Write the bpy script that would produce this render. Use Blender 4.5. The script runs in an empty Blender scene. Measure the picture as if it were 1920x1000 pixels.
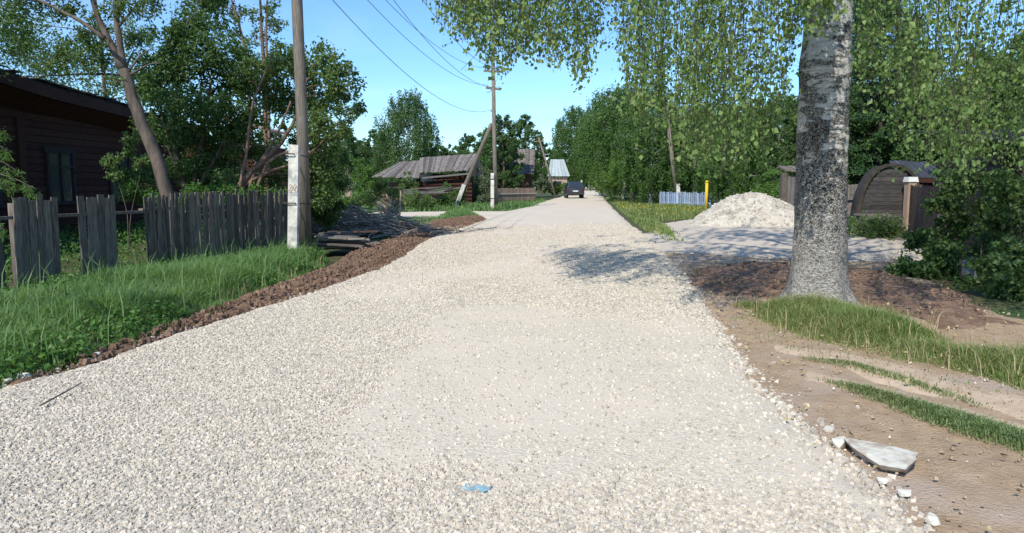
import bpy, math, random
import numpy as np
from mathutils import Vector, Matrix
random.seed(7)
RNG = np.random.default_rng(11)
R = math.radians
scene = bpy.context.scene
col = scene.collection

# ------------------------------------------------------------------ camera, world, sun, exposure
F = 1386.7; CAMH = 1.6; PITCH = math.atan(158 / F)
cam = bpy.data.cameras.new('camera'); camo = bpy.data.objects.new('camera', cam); col.objects.link(camo)
cam.sensor_width = 36; cam.lens = 26.0; cam.clip_end = 3000; cam.clip_start = .05
camo.location = (0, 0, CAMH); camo.rotation_euler = (R(90) - PITCH, 0, 0)
scene.camera = camo
SUN_AZ = R(24); SUN_EL = R(42)            # shadows run forward and to the right
SUNV = Vector((math.sin(SUN_AZ) * math.cos(SUN_EL), math.cos(SUN_AZ) * math.cos(SUN_EL), -math.sin(SUN_EL)))
w = bpy.data.worlds.new('World'); scene.world = w; w.use_nodes = True
nt = w.node_tree; bg = nt.nodes['Background']
sky = nt.nodes.new('ShaderNodeTexSky'); sky.sky_type = 'NISHITA'; sky.sun_disc = False
sky.sun_elevation = SUN_EL; sky.sun_rotation = R(180) + SUN_AZ
sky.air_density = 1.1; sky.dust_density = 0.1; sky.ozone_density = 5; sky.altitude = 200
sc_ = nt.nodes.new('ShaderNodeMix'); sc_.data_type = 'RGBA'; sc_.blend_type = 'MULTIPLY'; sc_.inputs[0].default_value = 1; sc_.inputs[7].default_value = (.63, .815, .98, 1)
nt.links.new(sky.outputs[0], sc_.inputs[6])
# faint high cirrus
wtc = nt.nodes.new('ShaderNodeTexCoord'); wmp = nt.nodes.new('ShaderNodeMapping'); wmp.inputs['Scale'].default_value = (1.2, 1.2, 6)
wno = nt.nodes.new('ShaderNodeTexNoise'); wno.inputs['Scale'].default_value = 2.2; wno.inputs['Detail'].default_value = 7; wno.inputs['Distortion'].default_value = .6
wrm = nt.nodes.new('ShaderNodeMapRange'); wrm.inputs[1].default_value = .48; wrm.inputs[2].default_value = .8; wrm.inputs[4].default_value = .22
wmx = nt.nodes.new('ShaderNodeMix'); wmx.data_type = 'RGBA'; wmx.inputs[7].default_value = (5.2, 5.8, 6.4, 1)
nt.links.new(wtc.outputs['Generated'], wmp.inputs[0]); nt.links.new(wmp.outputs[0], wno.inputs['Vector']); nt.links.new(wno.outputs[0], wrm.inputs[0]); nt.links.new(wrm.outputs[0], wmx.inputs[0])
nt.links.new(sc_.outputs[2], wmx.inputs[6]); nt.links.new(wmx.outputs[2], bg.inputs[0]); bg.inputs[1].default_value = 0.15
sl = bpy.data.lights.new('sun', 'SUN'); sl.energy = 3.6; sl.angle = R(.53); sl.color = (1, .955, .85)
so = bpy.data.objects.new('sun', sl); col.objects.link(so); so.rotation_euler = SUNV.to_track_quat('-Z', 'Y').to_euler()
so.location = (-20, -35, 40)
vs = scene.view_settings; vs.view_transform = 'Standard'; vs.look = 'None'; vs.gamma = 1; vs.exposure = 0.46; vs.use_curve_mapping = False

# ------------------------------------------------------------------ photograph pixel -> place
def ray(px, py):
    dz = (500 - py) / F
    return ((px - 960) / F, math.cos(PITCH) + math.sin(PITCH) * dz, -math.sin(PITCH) + math.cos(PITCH) * dz)
def G(px, py, z=0.0):
    d = ray(px, py); t = (z - CAMH) / d[2]
    return (d[0] * t, d[1] * t)
def P(px, py, Y):
    d = ray(px, py); t = Y / d[1]
    return (d[0] * t, Y, CAMH + d[2] * t)

# ------------------------------------------------------------------ numpy noise
def vnoise(x, y, seed=0):
    xi = np.floor(x).astype(np.int64); yi = np.floor(y).astype(np.int64)
    xf = x - xi; yf = y - yi; u = xf * xf * (3 - 2 * xf); v = yf * yf * (3 - 2 * yf)
    def h(a, b):
        n = (a * 374761393 + b * 668265263 + seed * 974634777) & 0xffffffff
        n = ((n ^ (n >> 13)) * 1274126177) & 0xffffffff
        return ((n ^ (n >> 16)) & 0xffff) / 65535.0
    return (h(xi, yi) * (1 - u) + h(xi + 1, yi) * u) * (1 - v) + (h(xi, yi + 1) * (1 - u) + h(xi + 1, yi + 1) * u) * v
def fbm(x, y, o=4, seed=0):
    s = 0; a = .5; t = 0
    for i in range(o):
        s = s + a * vnoise(x * 2 ** i + 17.3 * i, y * 2 ** i - 9.1 * i, seed + i); t += a; a *= .5
    return s / t

# ------------------------------------------------------------------ mesh builder
class MB:
    def __init__(s): s.v = []; s.q = []; s.t = []; s.n = 0; s.qt = []; s.tt = []
    def add(s, v, q=None, t=None, tint=None):
        v = np.asarray(v, float).reshape(-1, 3)
        if q is not None and len(q):
            q = np.asarray(q, np.int64).reshape(-1, 4); s.q.append(q + s.n)
            s.qt.append(np.broadcast_to(random.random() if tint is None else tint, (len(q),)).astype(float))
        if t is not None and len(t):
            t = np.asarray(t, np.int64).reshape(-1, 3); s.t.append(t + s.n)
            s.tt.append(np.broadcast_to(random.random() if tint is None else tint, (len(t),)).astype(float))
        s.v.append(v); s.n += len(v); return s
    def box(s, c, size, rz=0, rx=0, ry=0, tint=None, taper=1.0):
        x, y, z = [a / 2 for a in size]
        p = np.array([(-x, -y, -z), (x, -y, -z), (x, y, -z), (-x, y, -z), (-x * taper, -y * taper, z), (x * taper, -y * taper, z), (x * taper, y * taper, z), (-x * taper, y * taper, z)])
        M = np.array(Matrix.Rotation(rz, 3, 'Z') @ Matrix.Rotation(rx, 3, 'X') @ Matrix.Rotation(ry, 3, 'Y'))
        return s.add(p @ M.T + np.array(c), [(3, 2, 1, 0), (4, 5, 6, 7), (0, 1, 5, 4), (1, 2, 6, 5), (2, 3, 7, 6), (3, 0, 4, 7)], tint=tint)
    def beam(s, a, b, wd, ht, tint=None, up=(0, 0, 1)):
        a = np.array(a, float); b = np.array(b, float); d = b - a; L = np.linalg.norm(d); d /= L
        sd = np.cross(d, up); nn = np.linalg.norm(sd); sd = sd / nn if nn > 1e-6 else np.array((1., 0, 0)); u = np.cross(sd, d)
        p = []
        for e in (a, b):
            for i, j in ((-1, -1), (1, -1), (1, 1), (-1, 1)): p.append(e + sd * i * wd / 2 + u * j * ht / 2)
        return s.add(p, [(0, 1, 2, 3), (7, 6, 5, 4), (1, 0, 4, 5), (2, 1, 5, 6), (3, 2, 6, 7), (0, 3, 7, 4)], tint=tint)
    def tube(s, path, rad, n=6, tint=None, wob=0):
        path = np.asarray(path, float); m = len(path); rad = np.broadcast_to(rad, (m,))
        t = np.gradient(path, axis=0); t /= np.linalg.norm(t, axis=1)[:, None] + 1e-9
        ref = np.array((0, 1., 0)) if abs(t[:, 2]).mean() > .5 else np.array((0, 0, 1.))
        a = np.cross(t, ref); a /= np.linalg.norm(a, axis=1)[:, None] + 1e-9; b = np.cross(t, a)
        an = np.arange(n) * 2 * math.pi / n
        rr = rad[:, None] * (1 + wob * (RNG.random((m, n)) - .5))
        v = path[:, None, :] + (a[:, None, :] * np.cos(an)[None, :, None] + b[:, None, :] * np.sin(an)[None, :, None]) * rr[:, :, None]
        i = np.arange(m - 1)[:, None] * n; j = np.arange(n)[None, :]; k = (j + 1) % n
        q = np.stack([i + j, i + k, i + n + k, i + n + j], -1).reshape(-1, 4)
        v = np.concatenate([v.reshape(-1, 3), path[:1], path[-1:]])
        jj = np.arange(n); kk = (jj + 1) % n; c0 = m * n; c1 = c0 + 1; o = (m - 1) * n
        tr = np.concatenate([np.stack([kk, jj, np.full(n, c0)], -1), np.stack([o + jj, o + kk, np.full(n, c1)], -1)])
        tn = random.random() if tint is None else tint
        return s.add(v, q, tr, tint=tn)
    def prism(s, poly, ext, tint=None):
        """planar polygon (list of 3D points, convex or not: fanned about its centroid) pushed along ext"""
        p = np.asarray(poly, float); n = len(p); e = np.array(ext, float)
        v = np.concatenate([p, p + e, [p.mean(0)], [p.mean(0) + e]])
        i = np.arange(n); j = (i + 1) % n
        q = np.stack([i, j, j + n, i + n], -1)
        t = np.concatenate([np.stack([j, i, np.full(n, 2 * n)], -1), np.stack([i + n, j + n, np.full(n, 2 * n + 1)], -1)])
        return s.add(v, q, t, tint=random.random() if tint is None else tint)
    def grid(s, X, Y, Z, keep=None, tint=.5):
        m, n = X.shape; v = np.stack([X, Y, Z], -1).reshape(-1, 3)
        i = np.arange(m - 1)[:, None] * n; j = np.arange(n - 1)[None, :]
        q = np.stack([i + j, i + j + 1, i + n + j + 1, i + n + j], -1)
        if keep is not None:
            kk = keep[:-1, :-1] | keep[1:, :-1] | keep[:-1, 1:] | keep[1:, 1:]; q = q[kk]
        q = q.reshape(-1, 4); used = np.unique(q); mp = np.full(m * n, -1); mp[used] = np.arange(len(used))
        return s.add(v[used], mp[q], tint=tint)
    def mesh(s, name, off=(0, 0, 0), smooth=False):
        me = bpy.data.meshes.new(name)
        v = np.concatenate(s.v) - np.array(off, float)
        q = np.concatenate(s.q) if s.q else np.zeros((0, 4), int); t = np.concatenate(s.t) if s.t else np.zeros((0, 3), int)
        me.vertices.add(len(v)); me.vertices.foreach_set('co', v.astype(np.float32).ravel())
        li = np.concatenate([q.ravel(), t.ravel()]); me.loops.add(len(li)); me.loops.foreach_set('vertex_index', li.astype(np.int32))
        nf = len(q) + len(t); me.polygons.add(nf)
        st = np.concatenate([np.arange(len(q)) * 4, len(q) * 4 + np.arange(len(t)) * 3])
        me.polygons.foreach_set('loop_start', st.astype(np.int32))
        me.polygons.foreach_set('use_smooth', np.full(nf, smooth))
        tn = np.concatenate(s.qt + s.tt)
        at = me.attributes.new('tint', 'FLOAT', 'FACE'); at.data.foreach_set('value', tn.astype(np.float32))
        me.update(calc_edges=True); me.validate(); return me

# ------------------------------------------------------------------ objects
ROOT = {}
def tag(o, label=None, cat=None, group=None, kind=None):
    if label: o['label'] = label
    if cat: o['category'] = cat
    if group: o['group'] = group
    if kind: o['kind'] = kind
    return o
def thing(name, loc, label, cat, group=None):
    o = bpy.data.objects.new(name, None); o.empty_display_size = .2; col.objects.link(o); o.location = loc
    ROOT[o.name] = tuple(loc); return tag(o, label, cat, group)
def part(name, mb, mat, parent, smooth=False, label=None):
    off = ROOT[parent.name]; me = mb.mesh(name, off, smooth); me.materials.append(mat)
    o = bpy.data.objects.new(name, me); col.objects.link(o); o.parent = parent; ROOT[o.name] = off
    if label: o['label'] = label
    return o
def single(name, mb, mat, label=None, cat=None, group=None, kind=None, smooth=False, loc=(0, 0, 0)):
    me = mb.mesh(name, loc, smooth); me.materials.append(mat)
    o = bpy.data.objects.new(name, me); col.objects.link(o); o.location = loc; ROOT[o.name] = tuple(loc)
    return tag(o, label, cat, group, kind)
def kids(o): return [c for c in bpy.data.objects if c.parent == o]
def copy_tree(o, parent=None):
    c = o.copy(); col.objects.link(c); c.parent = parent
    for ch in kids(o): copy_tree(ch, c)
    return c

# ------------------------------------------------------------------ materials
def newmat(name):
    m = bpy.data.materials.new(name); m.use_nodes = True; n = m.node_tree; b = n.nodes['Principled BSDF']; return m, n, b
def N(n, t, **k):
    x = n.nodes.new(t)
    for a, b in k.items(): setattr(x, a, b)
    return x
def mixc(n, fac, a, b, mode='MIX'):
    m = N(n, 'ShaderNodeMix', data_type='RGBA', blend_type=mode)
    for s_, val in ((m.inputs[0], fac), (m.inputs[6], a), (m.inputs[7], b)):
        if isinstance(val, (int, float)): s_.default_value = val
        elif isinstance(val, tuple): s_.default_value = (*val[:3], 1)
        else: n.links.new(val, s_)
    return m.outputs[2]
def noise(n, scale, detail=4, rough=.6, vec=None, dist=0):
    x = N(n, 'ShaderNodeTexNoise'); x.inputs['Scale'].default_value = scale; x.inputs['Detail'].default_value = detail
    x.inputs['Roughness'].default_value = rough; x.inputs['Distortion'].default_value = dist
    if vec is not None: n.links.new(vec, x.inputs['Vector'])
    return x.outputs[0]
def ramp(n, src, lo, hi, a=0.0, b=1.0):
    x = N(n, 'ShaderNodeMapRange'); n.links.new(src, x.inputs[0])
    for i, val in enumerate((lo, hi, a, b)): x.inputs[i + 1].default_value = val
    return x.outputs[0]
def objco(n, stretch=(1, 1, 1)):
    tc = N(n, 'ShaderNodeTexCoord'); mp = N(n, 'ShaderNodeMapping'); mp.inputs['Scale'].default_value = stretch
    n.links.new(tc.outputs['Object'], mp.inputs[0]); return mp.outputs[0]
def bump(n, b, h, dist, strength=1):
    x = N(n, 'ShaderNodeBump'); x.inputs['Strength'].default_value = strength; x.inputs['Distance'].default_value = dist
    n.links.new(h, x.inputs['Height']); n.links.new(x.outputs[0], b.inputs['Normal']); return x
def tinted(n, c, amt):
    at = N(n, 'ShaderNodeAttribute', attribute_name='tint'); v = ramp(n, at.outputs['Fac'], 0, 1, 1 - amt, 1 + amt)
    cx = N(n, 'ShaderNodeCombineColor'); [n.links.new(v, cx.inputs[i]) for i in range(3)]
    return mixc(n, 1.0, c, cx.outputs[0], 'MULTIPLY')
def nmat(name, c1, c2, scale=8, rough=.85, bmp=.004, tint=.2, stretch=(1, 1, 1), lo=.35, hi=.65, bscale=None, spec=.25, c3=None, s3=1.2, metal=0):
    m, n, b = newmat(name); v = objco(n, stretch)
    c = mixc(n, ramp(n, noise(n, scale, 5, .62, v), lo, hi), c1, c2)
    if c3: c = mixc(n, ramp(n, noise(n, s3, 4, .6, v, .3), .5, .62), c, c3)
    if tint: c = tinted(n, c, tint)
    n.links.new(c, b.inputs['Base Color']); b.inputs['Roughness'].default_value = rough
    b.inputs['Specular IOR Level'].default_value = spec; b.inputs['Metallic'].default_value = metal
    if bmp: bump(n, b, noise(n, bscale or scale * 2, 5, .6, v), bmp)
    return m
def leafmat(name, c1, c2, trans=.35, c3=None):
    m, n, b = newmat(name); at = N(n, 'ShaderNodeAttribute', attribute_name='tint')
    c = mixc(n, at.outputs['Fac'], c1, c2)
    v = objco(n)
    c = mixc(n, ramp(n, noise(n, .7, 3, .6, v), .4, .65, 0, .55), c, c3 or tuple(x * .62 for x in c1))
    n.links.new(c, b.inputs['Base Color']); b.inputs['Roughness'].default_value = .5; b.inputs['Specular IOR Level'].default_value = .32
    t = N(n, 'ShaderNodeBsdfTranslucent'); c2_ = mixc(n, 1.0, c, (1.25, 1.2, .45), 'MULTIPLY'); n.links.new(c2_, t.inputs[0])
    mx = N(n, 'ShaderNodeMixShader'); mx.inputs[0].default_value = trans
    n.links.new(b.outputs[0], mx.inputs[1]); n.links.new(t.outputs[0], mx.inputs[2])
    n.links.new(mx.outputs[0], n.nodes['Material Output'].inputs[0]); return m

def gravelmat(name, base, warm, dust, dustamt=1.0, scale=42):
    m, n, b = newmat(name); v = objco(n)
    vo = N(n, 'ShaderNodeTexVoronoi'); vo.inputs['Scale'].default_value = scale; n.links.new(v, vo.inputs['Vector'])
    cell = N(n, 'ShaderNodeSeparateColor'); n.links.new(vo.outputs['Color'], cell.inputs[0])
    c = mixc(n, cell.outputs[0], base, warm)
    dk = ramp(n, vo.outputs['Distance'], .35, .75, 1, .72)
    cx = N(n, 'ShaderNodeCombineColor'); [n.links.new(dk, cx.inputs[i]) for i in range(3)]
    c = mixc(n, .8, c, cx.outputs[0], 'MULTIPLY')
    dm = ramp(n, noise(n, .55, 4, .62, v, .4), .44, .6, 0, dustamt)
    c = mixc(n, dm, c, dust)
    c = mixc(n, ramp(n, noise(n, 1.3, 4, .6, v), .3, .75, 0, .35), c, tuple(x * .93 for x in dust))
    n.links.new(c, b.inputs['Base Color']); b.inputs['Roughness'].default_value = 1; b.inputs['Specular IOR Level'].default_value = .03
    inv = ramp(n, vo.outputs['Distance'], 0, .7, 1, 0)
    mm = N(n, 'ShaderNodeMath', operation='MULTIPLY'); n.links.new(inv, mm.inputs[0]); n.links.new(ramp(n, dm, 0, 1, 1, .25), mm.inputs[1])
    bump(n, b, mm.outputs[0], .005, .7); return m

M = {}
M['road'] = gravelmat('road_gravel', (.67, .59, .46), (.72, .625, .48), (.68, .58, .455))
M['stone'] = nmat('gravel_stone', (.605, .54, .44), (.47, .415, .335), 30, .95, .001, .3, spec=.15)
M['lime'] = nmat('limestone', (.64, .61, .52), (.52, .48, .39), 12, .9, .006, .08, c3=(.38, .30, .23), s3=6)
M['drive'] = gravelmat('driveway_gravel', (.58, .51, .41), (.62, .54, .43), (.58, .495, .39), 1.0, 36)
M['sidert'] = gravelmat('side_road_gravel', (.66, .585, .46), (.70, .61, .47), (.66, .57, .44), 1.0, 30)
M['pathdirt'] = nmat('path_dirt', (.36, .25, .155), (.47, .34, .215), 7.0, .95, .02, 0, bscale=40, c3=(.47, .36, .27), s3=.8)
M['rut'] = nmat('sandy_rut', (.58, .44, .31), (.46, .34, .23), 4, .95, .01, 0, bscale=26)
M['soil'] = nmat('turned_soil', (.24, .15, .10), (.14, .088, .06), 9, .95, .02, .15, bscale=30, c3=(.28, .175, .12), s3=3)
M['ground'] = nmat('ground_soil_and_moss', (.055, .085, .025), (.11, .085, .045), 1.6, .95, .02, 0, bscale=9, c3=(.05, .10, .02), s3=.3)
M['grass'] = leafmat('grass_blades', (.08, .19, .05), (.24, .38, .15), .42, (.22, .31, .12))
M['grass_strip'] = leafmat('short_grass', (.13, .20, .07), (.27, .34, .15), .35, (.30, .29, .15))
M['grass_yel'] = leafmat('grass_yellowish', (.13, .21, .05), (.27, .36, .12), .38, (.36, .35, .17))  # yellowish green blades with a dry tint
M['weed'] = leafmat('weed_leaves', (.07, .17, .035), (.14, .27, .06), .35)
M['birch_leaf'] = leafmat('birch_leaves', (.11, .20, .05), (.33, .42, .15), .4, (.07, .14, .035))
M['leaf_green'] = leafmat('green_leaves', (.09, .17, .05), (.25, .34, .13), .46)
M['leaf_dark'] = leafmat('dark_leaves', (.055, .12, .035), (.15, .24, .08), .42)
M['leaf_light'] = leafmat('light_leaves', (.10, .20, .04), (.18, .30, .07), .42)
M['leaf_far'] = leafmat('distant_leaves', (.075, .15, .045), (.14, .235, .075), .42)
M['leaf_wood'] = leafmat('birch_row_leaves', (.06, .135, .03), (.14, .24, .06), .4)
M['leaf_silver'] = leafmat('silvery_leaves', (.12, .17, .09), (.18, .22, .12), .25)
M['needle'] = leafmat('spruce_needles', (.035, .09, .03), (.07, .14, .045), .25)
M['bark'] = nmat('grey_bark', (.16, .125, .10), (.07, .056, .045), 9, .9, .012, .15, (1, 1, .25))
M['bark_pink'] = nmat('reddish_bark', (.26, .16, .115), (.13, .085, .065), 9, .85, .01, .2, (1, 1, .3))
M['bark_dark'] = nmat('dark_bark', (.07, .055, .04), (.035, .03, .024), 9, .9, .01, .2, (1, 1, .3))
M['twig'] = nmat('dead_twigs', (.40, .33, .27), (.20, .16, .125), 12, .9, 0, .5)
M['birch_far'] = nmat('birch_bark_far', (.55, .53, .49), (.10, .09, .08), 3, .8, .003, .1, (1, 1, 2.5), .5, .62)
M['grey_wood'] = nmat('weathered_grey_wood', (.19, .175, .16), (.10, .09, .082), 7, .9, .004, .35, (6, 6, .5))
M['dark_wood'] = nmat('dark_fence_wood', (.20, .17, .14), (.09, .072, .058), 8, .9, .005, .4, (5, 5, .5))
M['cellar_wood'] = nmat('dark_cellar_planks', (.085, .078, .075), (.04, .036, .034), 7, .9, .004, .4, (.6, .6, 5))
M['roof_wood'] = nmat('grey_roof_boards', (.23, .20, .175), (.11, .095, .085), 5, .9, .006, .45, (1, 1, 1))
M['red_wood'] = nmat('brown_red_boards', (.07, .026, .017), (.032, .015, .011), 6, .85, .004, .25, (.5, .5, 5))
M['log_wood'] = nmat('old_brown_logs', (.17, .10, .065), (.085, .055, .04), 5, .9, .008, .3, (.5, .5, 4))
M['pink_board'] = nmat('faded_pinkish_boards', (.40, .29, .22), (.28, .2, .15), 5, .85, .003, .2, (3, 3, .5))
M['pale_board'] = nmat('pale_board', (.62, .55, .47), (.5, .42, .35), 5, .85, .003, .15)
M['frame_dark'] = nmat('darkened_frame', (.05, .04, .04), (.03, .026, .028), 7, .85, .003, .2)  # window frame colour darkened to sit in the shade of the house side
M['blue_paint'] = nmat('faded_blue_paint', (.30, .38, .50), (.22, .27, .36), 7, .75, .003, .3, (4, 4, .6))
M['black_roof'] = nmat('dark_roofing', (.045, .042, .04), (.025, .023, .022), 5, .85, .006, .3)
M['slate_blue'] = nmat('blue_grey_roofing', (.075, .08, .10), (.05, .055, .07), 5, .6, .003, .2)
M['green_roof'] = nmat('pale_grey_green_roofing', (.42, .46, .44), (.32, .36, .35), 3, .6, .003, .15)
M['concrete'] = nmat('concrete', (.76, .72, .63), (.48, .45, .39), 8, .9, .004, .05, bscale=40, c3=(.36, .35, .33), s3=2.5)
M['old_concrete'] = nmat('weathered_concrete', (.30, .285, .25), (.18, .17, .15), 8, .9, .006, .05)
M['pole_wood'] = nmat('pole_wood', (.25, .215, .175), (.125, .105, .085), 10, .9, .008, .1, (4, 4, .35))
M['rust'] = nmat('rusty_steel', (.10, .065, .045), (.06, .045, .035), 20, .7, .001, .1, metal=.3)
M['wire'] = nmat('aluminium_wire', (.10, .10, .11), (.08, .08, .09), 20, .6, 0, 0)
M['red_ink'] = nmat('red_brown_stencil_paint', (.30, .07, .04), (.38, .12, .08), 30, .8, 0, 0)
M['yellow'] = nmat('yellow_paint', (.75, .47, .02), (.66, .40, .03), 6, .5, .001, .05)
M['glaze'] = nmat('insulator_glaze', (.6, .6, .57), (.5, .5, .48), 6, .25, 0, .05, spec=.5)
M['cloth'] = nmat('pale_blue_plastic', (.20, .36, .42), (.34, .47, .50), 9, .45, .003, .2, spec=.4)
M['white_paint'] = nmat('white_paint', (.72, .71, .68), (.6, .59, .56), 8, .7, .002, .1)
def glassmat(name, c, rough=.08):
    m, n, b = newmat(name); b.inputs['Base Color'].default_value = (*c, 1); b.inputs['Roughness'].default_value = rough
    b.inputs['Specular IOR Level'].default_value = .6; bump(n, b, noise(n, 3, 2, .5, objco(n)), .002); return m
M['glass'] = glassmat('dark_window_glass', (.03, .04, .05))
m_, n_, b_ = newmat('car_paint'); b_.inputs['Base Color'].default_value = (.02, .03, .06, 1); b_.inputs['Roughness'].default_value = .3; b_.inputs['Coat Weight'].default_value = .5
n_.links.new(mixc(n_, ramp(n_, noise(n_, 6, 4, .6, objco(n_)), .4, .7), (.018, .028, .055), (.05, .05, .055)), b_.inputs['Base Color']); M['car'] = m_
M['rubber'] = nmat('rubber', (.03, .03, .03), (.05, .048, .045), 12, .8, .001, 0)
M['rim'] = nmat('steel_rim', (.35, .35, .36), (.25, .25, .26), 12, .4, 0, 0, metal=.6)
M['tail_red'] = nmat('red_lamp_glass', (.10, .012, .015), (.08, .01, .012), 12, .25, 0, 0, spec=.5)
M['plate'] = nmat('plate_white', (.7, .7, .7), (.6, .6, .6), 12, .5, 0, 0)
M['dandelion'] = nmat('dandelion_yellow', (.75, .55, .03), (.65, .45, .02), 9, .7, 0, .1)

def birchbark():
    m, n, b = newmat('birch_bark'); v = objco(n)
    sep = N(n, 'ShaderNodeSeparateXYZ'); n.links.new(v, sep.inputs[0])
    vh = objco(n, (1, 1, 3.2)); band = noise(n, 3.2, 5, .68, vh, .6); fine = noise(n, 26, 5, .72, objco(n, (1, 1, 1.6)), .3); big = noise(n, 2.0, 3, .55, objco(n, (1, 1, 1.8)), .3)
    lv = N(n, 'ShaderNodeTexVoronoi', feature='DISTANCE_TO_EDGE'); lv.inputs['Scale'].default_value = 13; n.links.new(objco(n, (1, 1, .55)), lv.inputs['Vector'])
    # amount of rough dark bark: much on the lower trunk, in patches higher up
    hgt = ramp(n, sep.outputs[2], 1.0, 3.6, .16, -.06)
    def add(a, b2, op='ADD'):
        x = N(n, 'ShaderNodeMath', operation=op)
        for i, q in enumerate((a, b2)):
            if isinstance(q, float): x.inputs[i].default_value = q
            else: n.links.new(q, x.inputs[i])
        return x.outputs[0]
    s = add(add(add(band, hgt), add(fine, .34, 'MULTIPLY')), add(big, .95, 'MULTIPLY'))
    dark = ramp(n, s, 1.115, 1.155)
    white = mixc(n, ramp(n, noise(n, 9, 4, .6, vh), .4, .65), (.74, .70, .64), (.50, .45, .39))
    rough_c = mixc(n, ramp(n, fine, .44, .56), (.02, .017, .014), (.27, .245, .215))
    rough_c = mixc(n, ramp(n, noise(n, 60, 3, .6, v), .54, .6, 0, .9), rough_c, (.55, .53, .49))
    lent = ramp(n, noise(n, 14, 3, .6, objco(n, (.6, .6, 6.0))), .64, .7, 0, .8)
    c = mixc(n, lent, white, (.07, .06, .055)); c = mixc(n, dark, c, rough_c)
    base = ramp(n, sep.outputs[2], .15, 1.3, .8, 0)
    c = mixc(n, base, c, mixc(n, ramp(n, fine, .42, .6), (.25, .22, .18), (.60, .56, .50)))
    n.links.new(c, b.inputs['Base Color']); b.inputs['Roughness'].default_value = .88; b.inputs['Specular IOR Level'].default_value = .2
    h = add(fine, add(dark, add(noise(n, 45, 4, .7, v), .8, 'MULTIPLY'), 'MULTIPLY')); bump(n, b, h, .03, 1.0)
    return m
M['birch'] = birchbark()

# ------------------------------------------------------------------ ground sheets
def sdist(poly, x, y):
    """signed distance to polygon, positive inside"""
    p = np.array(poly, float); d = np.full(x.shape, 1e9); ins = np.zeros(x.shape, bool)
    for i in range(len(p)):
        a = p[i]; b = p[(i + 1) % len(p)]; e = b - a
        t = np.clip(((x - a[0]) * e[0] + (y - a[1]) * e[1]) / (e @ e + 1e-12), 0, 1)
        d = np.minimum(d, np.hypot(x - a[0] - t * e[0], y - a[1] - t * e[1]))
        cnd = (a[1] > y) != (b[1] > y)
        with np.errstate(divide='ignore', invalid='ignore'):
            xi = a[0] + (y - a[1]) / (b[1] - a[1] + 1e-12) * e[0]
        ins ^= cnd & (x < xi)
    return np.where(ins, d, -d)
def gp(pts): return [G(*p) for p in pts]
def sample(poly, dens, maxn=400000):
    p = np.array(poly); lo = p.min(0); hi = p.max(0); n = int(min(maxn, (hi - lo).prod() * dens))
    q = RNG.random((n, 2)) * (hi - lo) + lo
    return q[sdist(poly, q[:, 0], q[:, 1]) > 0]
def gz(x, y):     # ground level: gentle swells; slightly lower than the road
    x = np.asarray(x, float); y = np.asarray(y, float)
    return -.06 + .05 * (fbm(x * .35, y * .35, 3, 5) - .5) + .02 * (fbm(x * 2.2, y * 2.2, 2, 8) - .5)
def sheet(name, poly, mat, res, rise, edge=.25, rough_a=.02, rough_s=4, wig=.2, lift=.0, smooth=True, kind='structure', **k):
    p = np.array(poly); lo = p.min(0) - .5; hi = p.max(0) + .5
    xs = np.arange(lo[0], hi[0] + res, res); ys = np.arange(lo[1], hi[1] + res, res); X, Y = np.meshgrid(xs, ys)
    sd = sdist(poly, X, Y) + wig * (fbm(X * 1.7, Y * 1.7, 4, 31) - .5) * 2
    prof = np.clip(sd / edge, -1, 1); prof = np.where(prof > 0, np.sqrt(np.maximum(prof, 0)), prof)
    nz = (fbm(X * rough_s, Y * rough_s, 4, 44) - .45) * rough_a * np.clip(sd / edge + .3, 0, 1)
    Z = gz(X, Y) + lift + rise * prof + nz
    Z = np.where(prof < 0, gz(X, Y) + lift + np.minimum(prof * .08, 0), Z)
    return single(name, MB().grid(X, Y, Z, sd > -edge), mat, kind=kind, smooth=smooth, **k)

# road edges
LE = gp([(-560, 1000), (-330, 860), (0, 724), (90, 702), (160, 680), (270, 641), (400, 600), (500, 571), (600, 540), (700, 506), (752, 480), (768, 466), (800, 446), (868, 425), (912, 410), (934, 399), (985, 389), (1012, 380), (1040, 372), (1062, 366), (1085, 358), (1098, 352.5)])
RE = gp([(1770, 1000), (1690, 928), (1600, 858), (1520, 790), (1440, 720), (1390, 660), (1352, 610), (1318, 560), (1292, 520), (1262, 490), (1240, 466), (1210, 440), (1182, 420), (1160, 400), (1142, 382), (1130, 367), (1126, 358), (1127, 352.5)])
LE = np.array(LE); RE = np.array(RE)
def road_lr(y):
    l = np.interp(y, LE[:, 1], LE[:, 0]); r = np.interp(y, RE[:, 1], RE[:, 0])
    l = np.where(y < LE[0, 1], LE[0, 0] - .3 * (LE[0, 1] - y), l); return l, r
def roadz(x, y):
    l, r = road_lr(y); sd = np.minimum(x - l, r - x) + .22 * (fbm(x * 2.1, y * 2.1, 4, 77) - .5) * np.minimum(1.6, np.maximum(1, y / 12))
    pr = np.clip(sd / .3, -1, 1); up = .085 * np.sqrt(np.maximum(pr, 0)); mid = .03 * np.clip(sd / 2, 0, 1)
    z = -.045 + up + mid - .05 * ((x - (l + r) / 2) / np.maximum(r - l, 1)) ** 2 + .012 * (fbm(x * 1.2, y * 1.2, 3, 3) - .5)
    return np.where(pr < 0, gz(x, y) - .06 + pr * .05, np.maximum(z, gz(x, y) + .004)), sd
ys = [1.5]
while ys[-1] < 235: ys.append(ys[-1] * 1.0125)
ys = np.array(ys); u = np.linspace(-.12, 1.12, 130); l, r = road_lr(ys)
X = l[:, None] + (r - l)[:, None] * u[None, :]; Y = np.repeat(ys[:, None], len(u), 1)
Z, sd = roadz(X, Y)
single('road', MB().grid(X, Y, Z, sd > -.35), M['road'], kind='structure', smooth=True)

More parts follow.
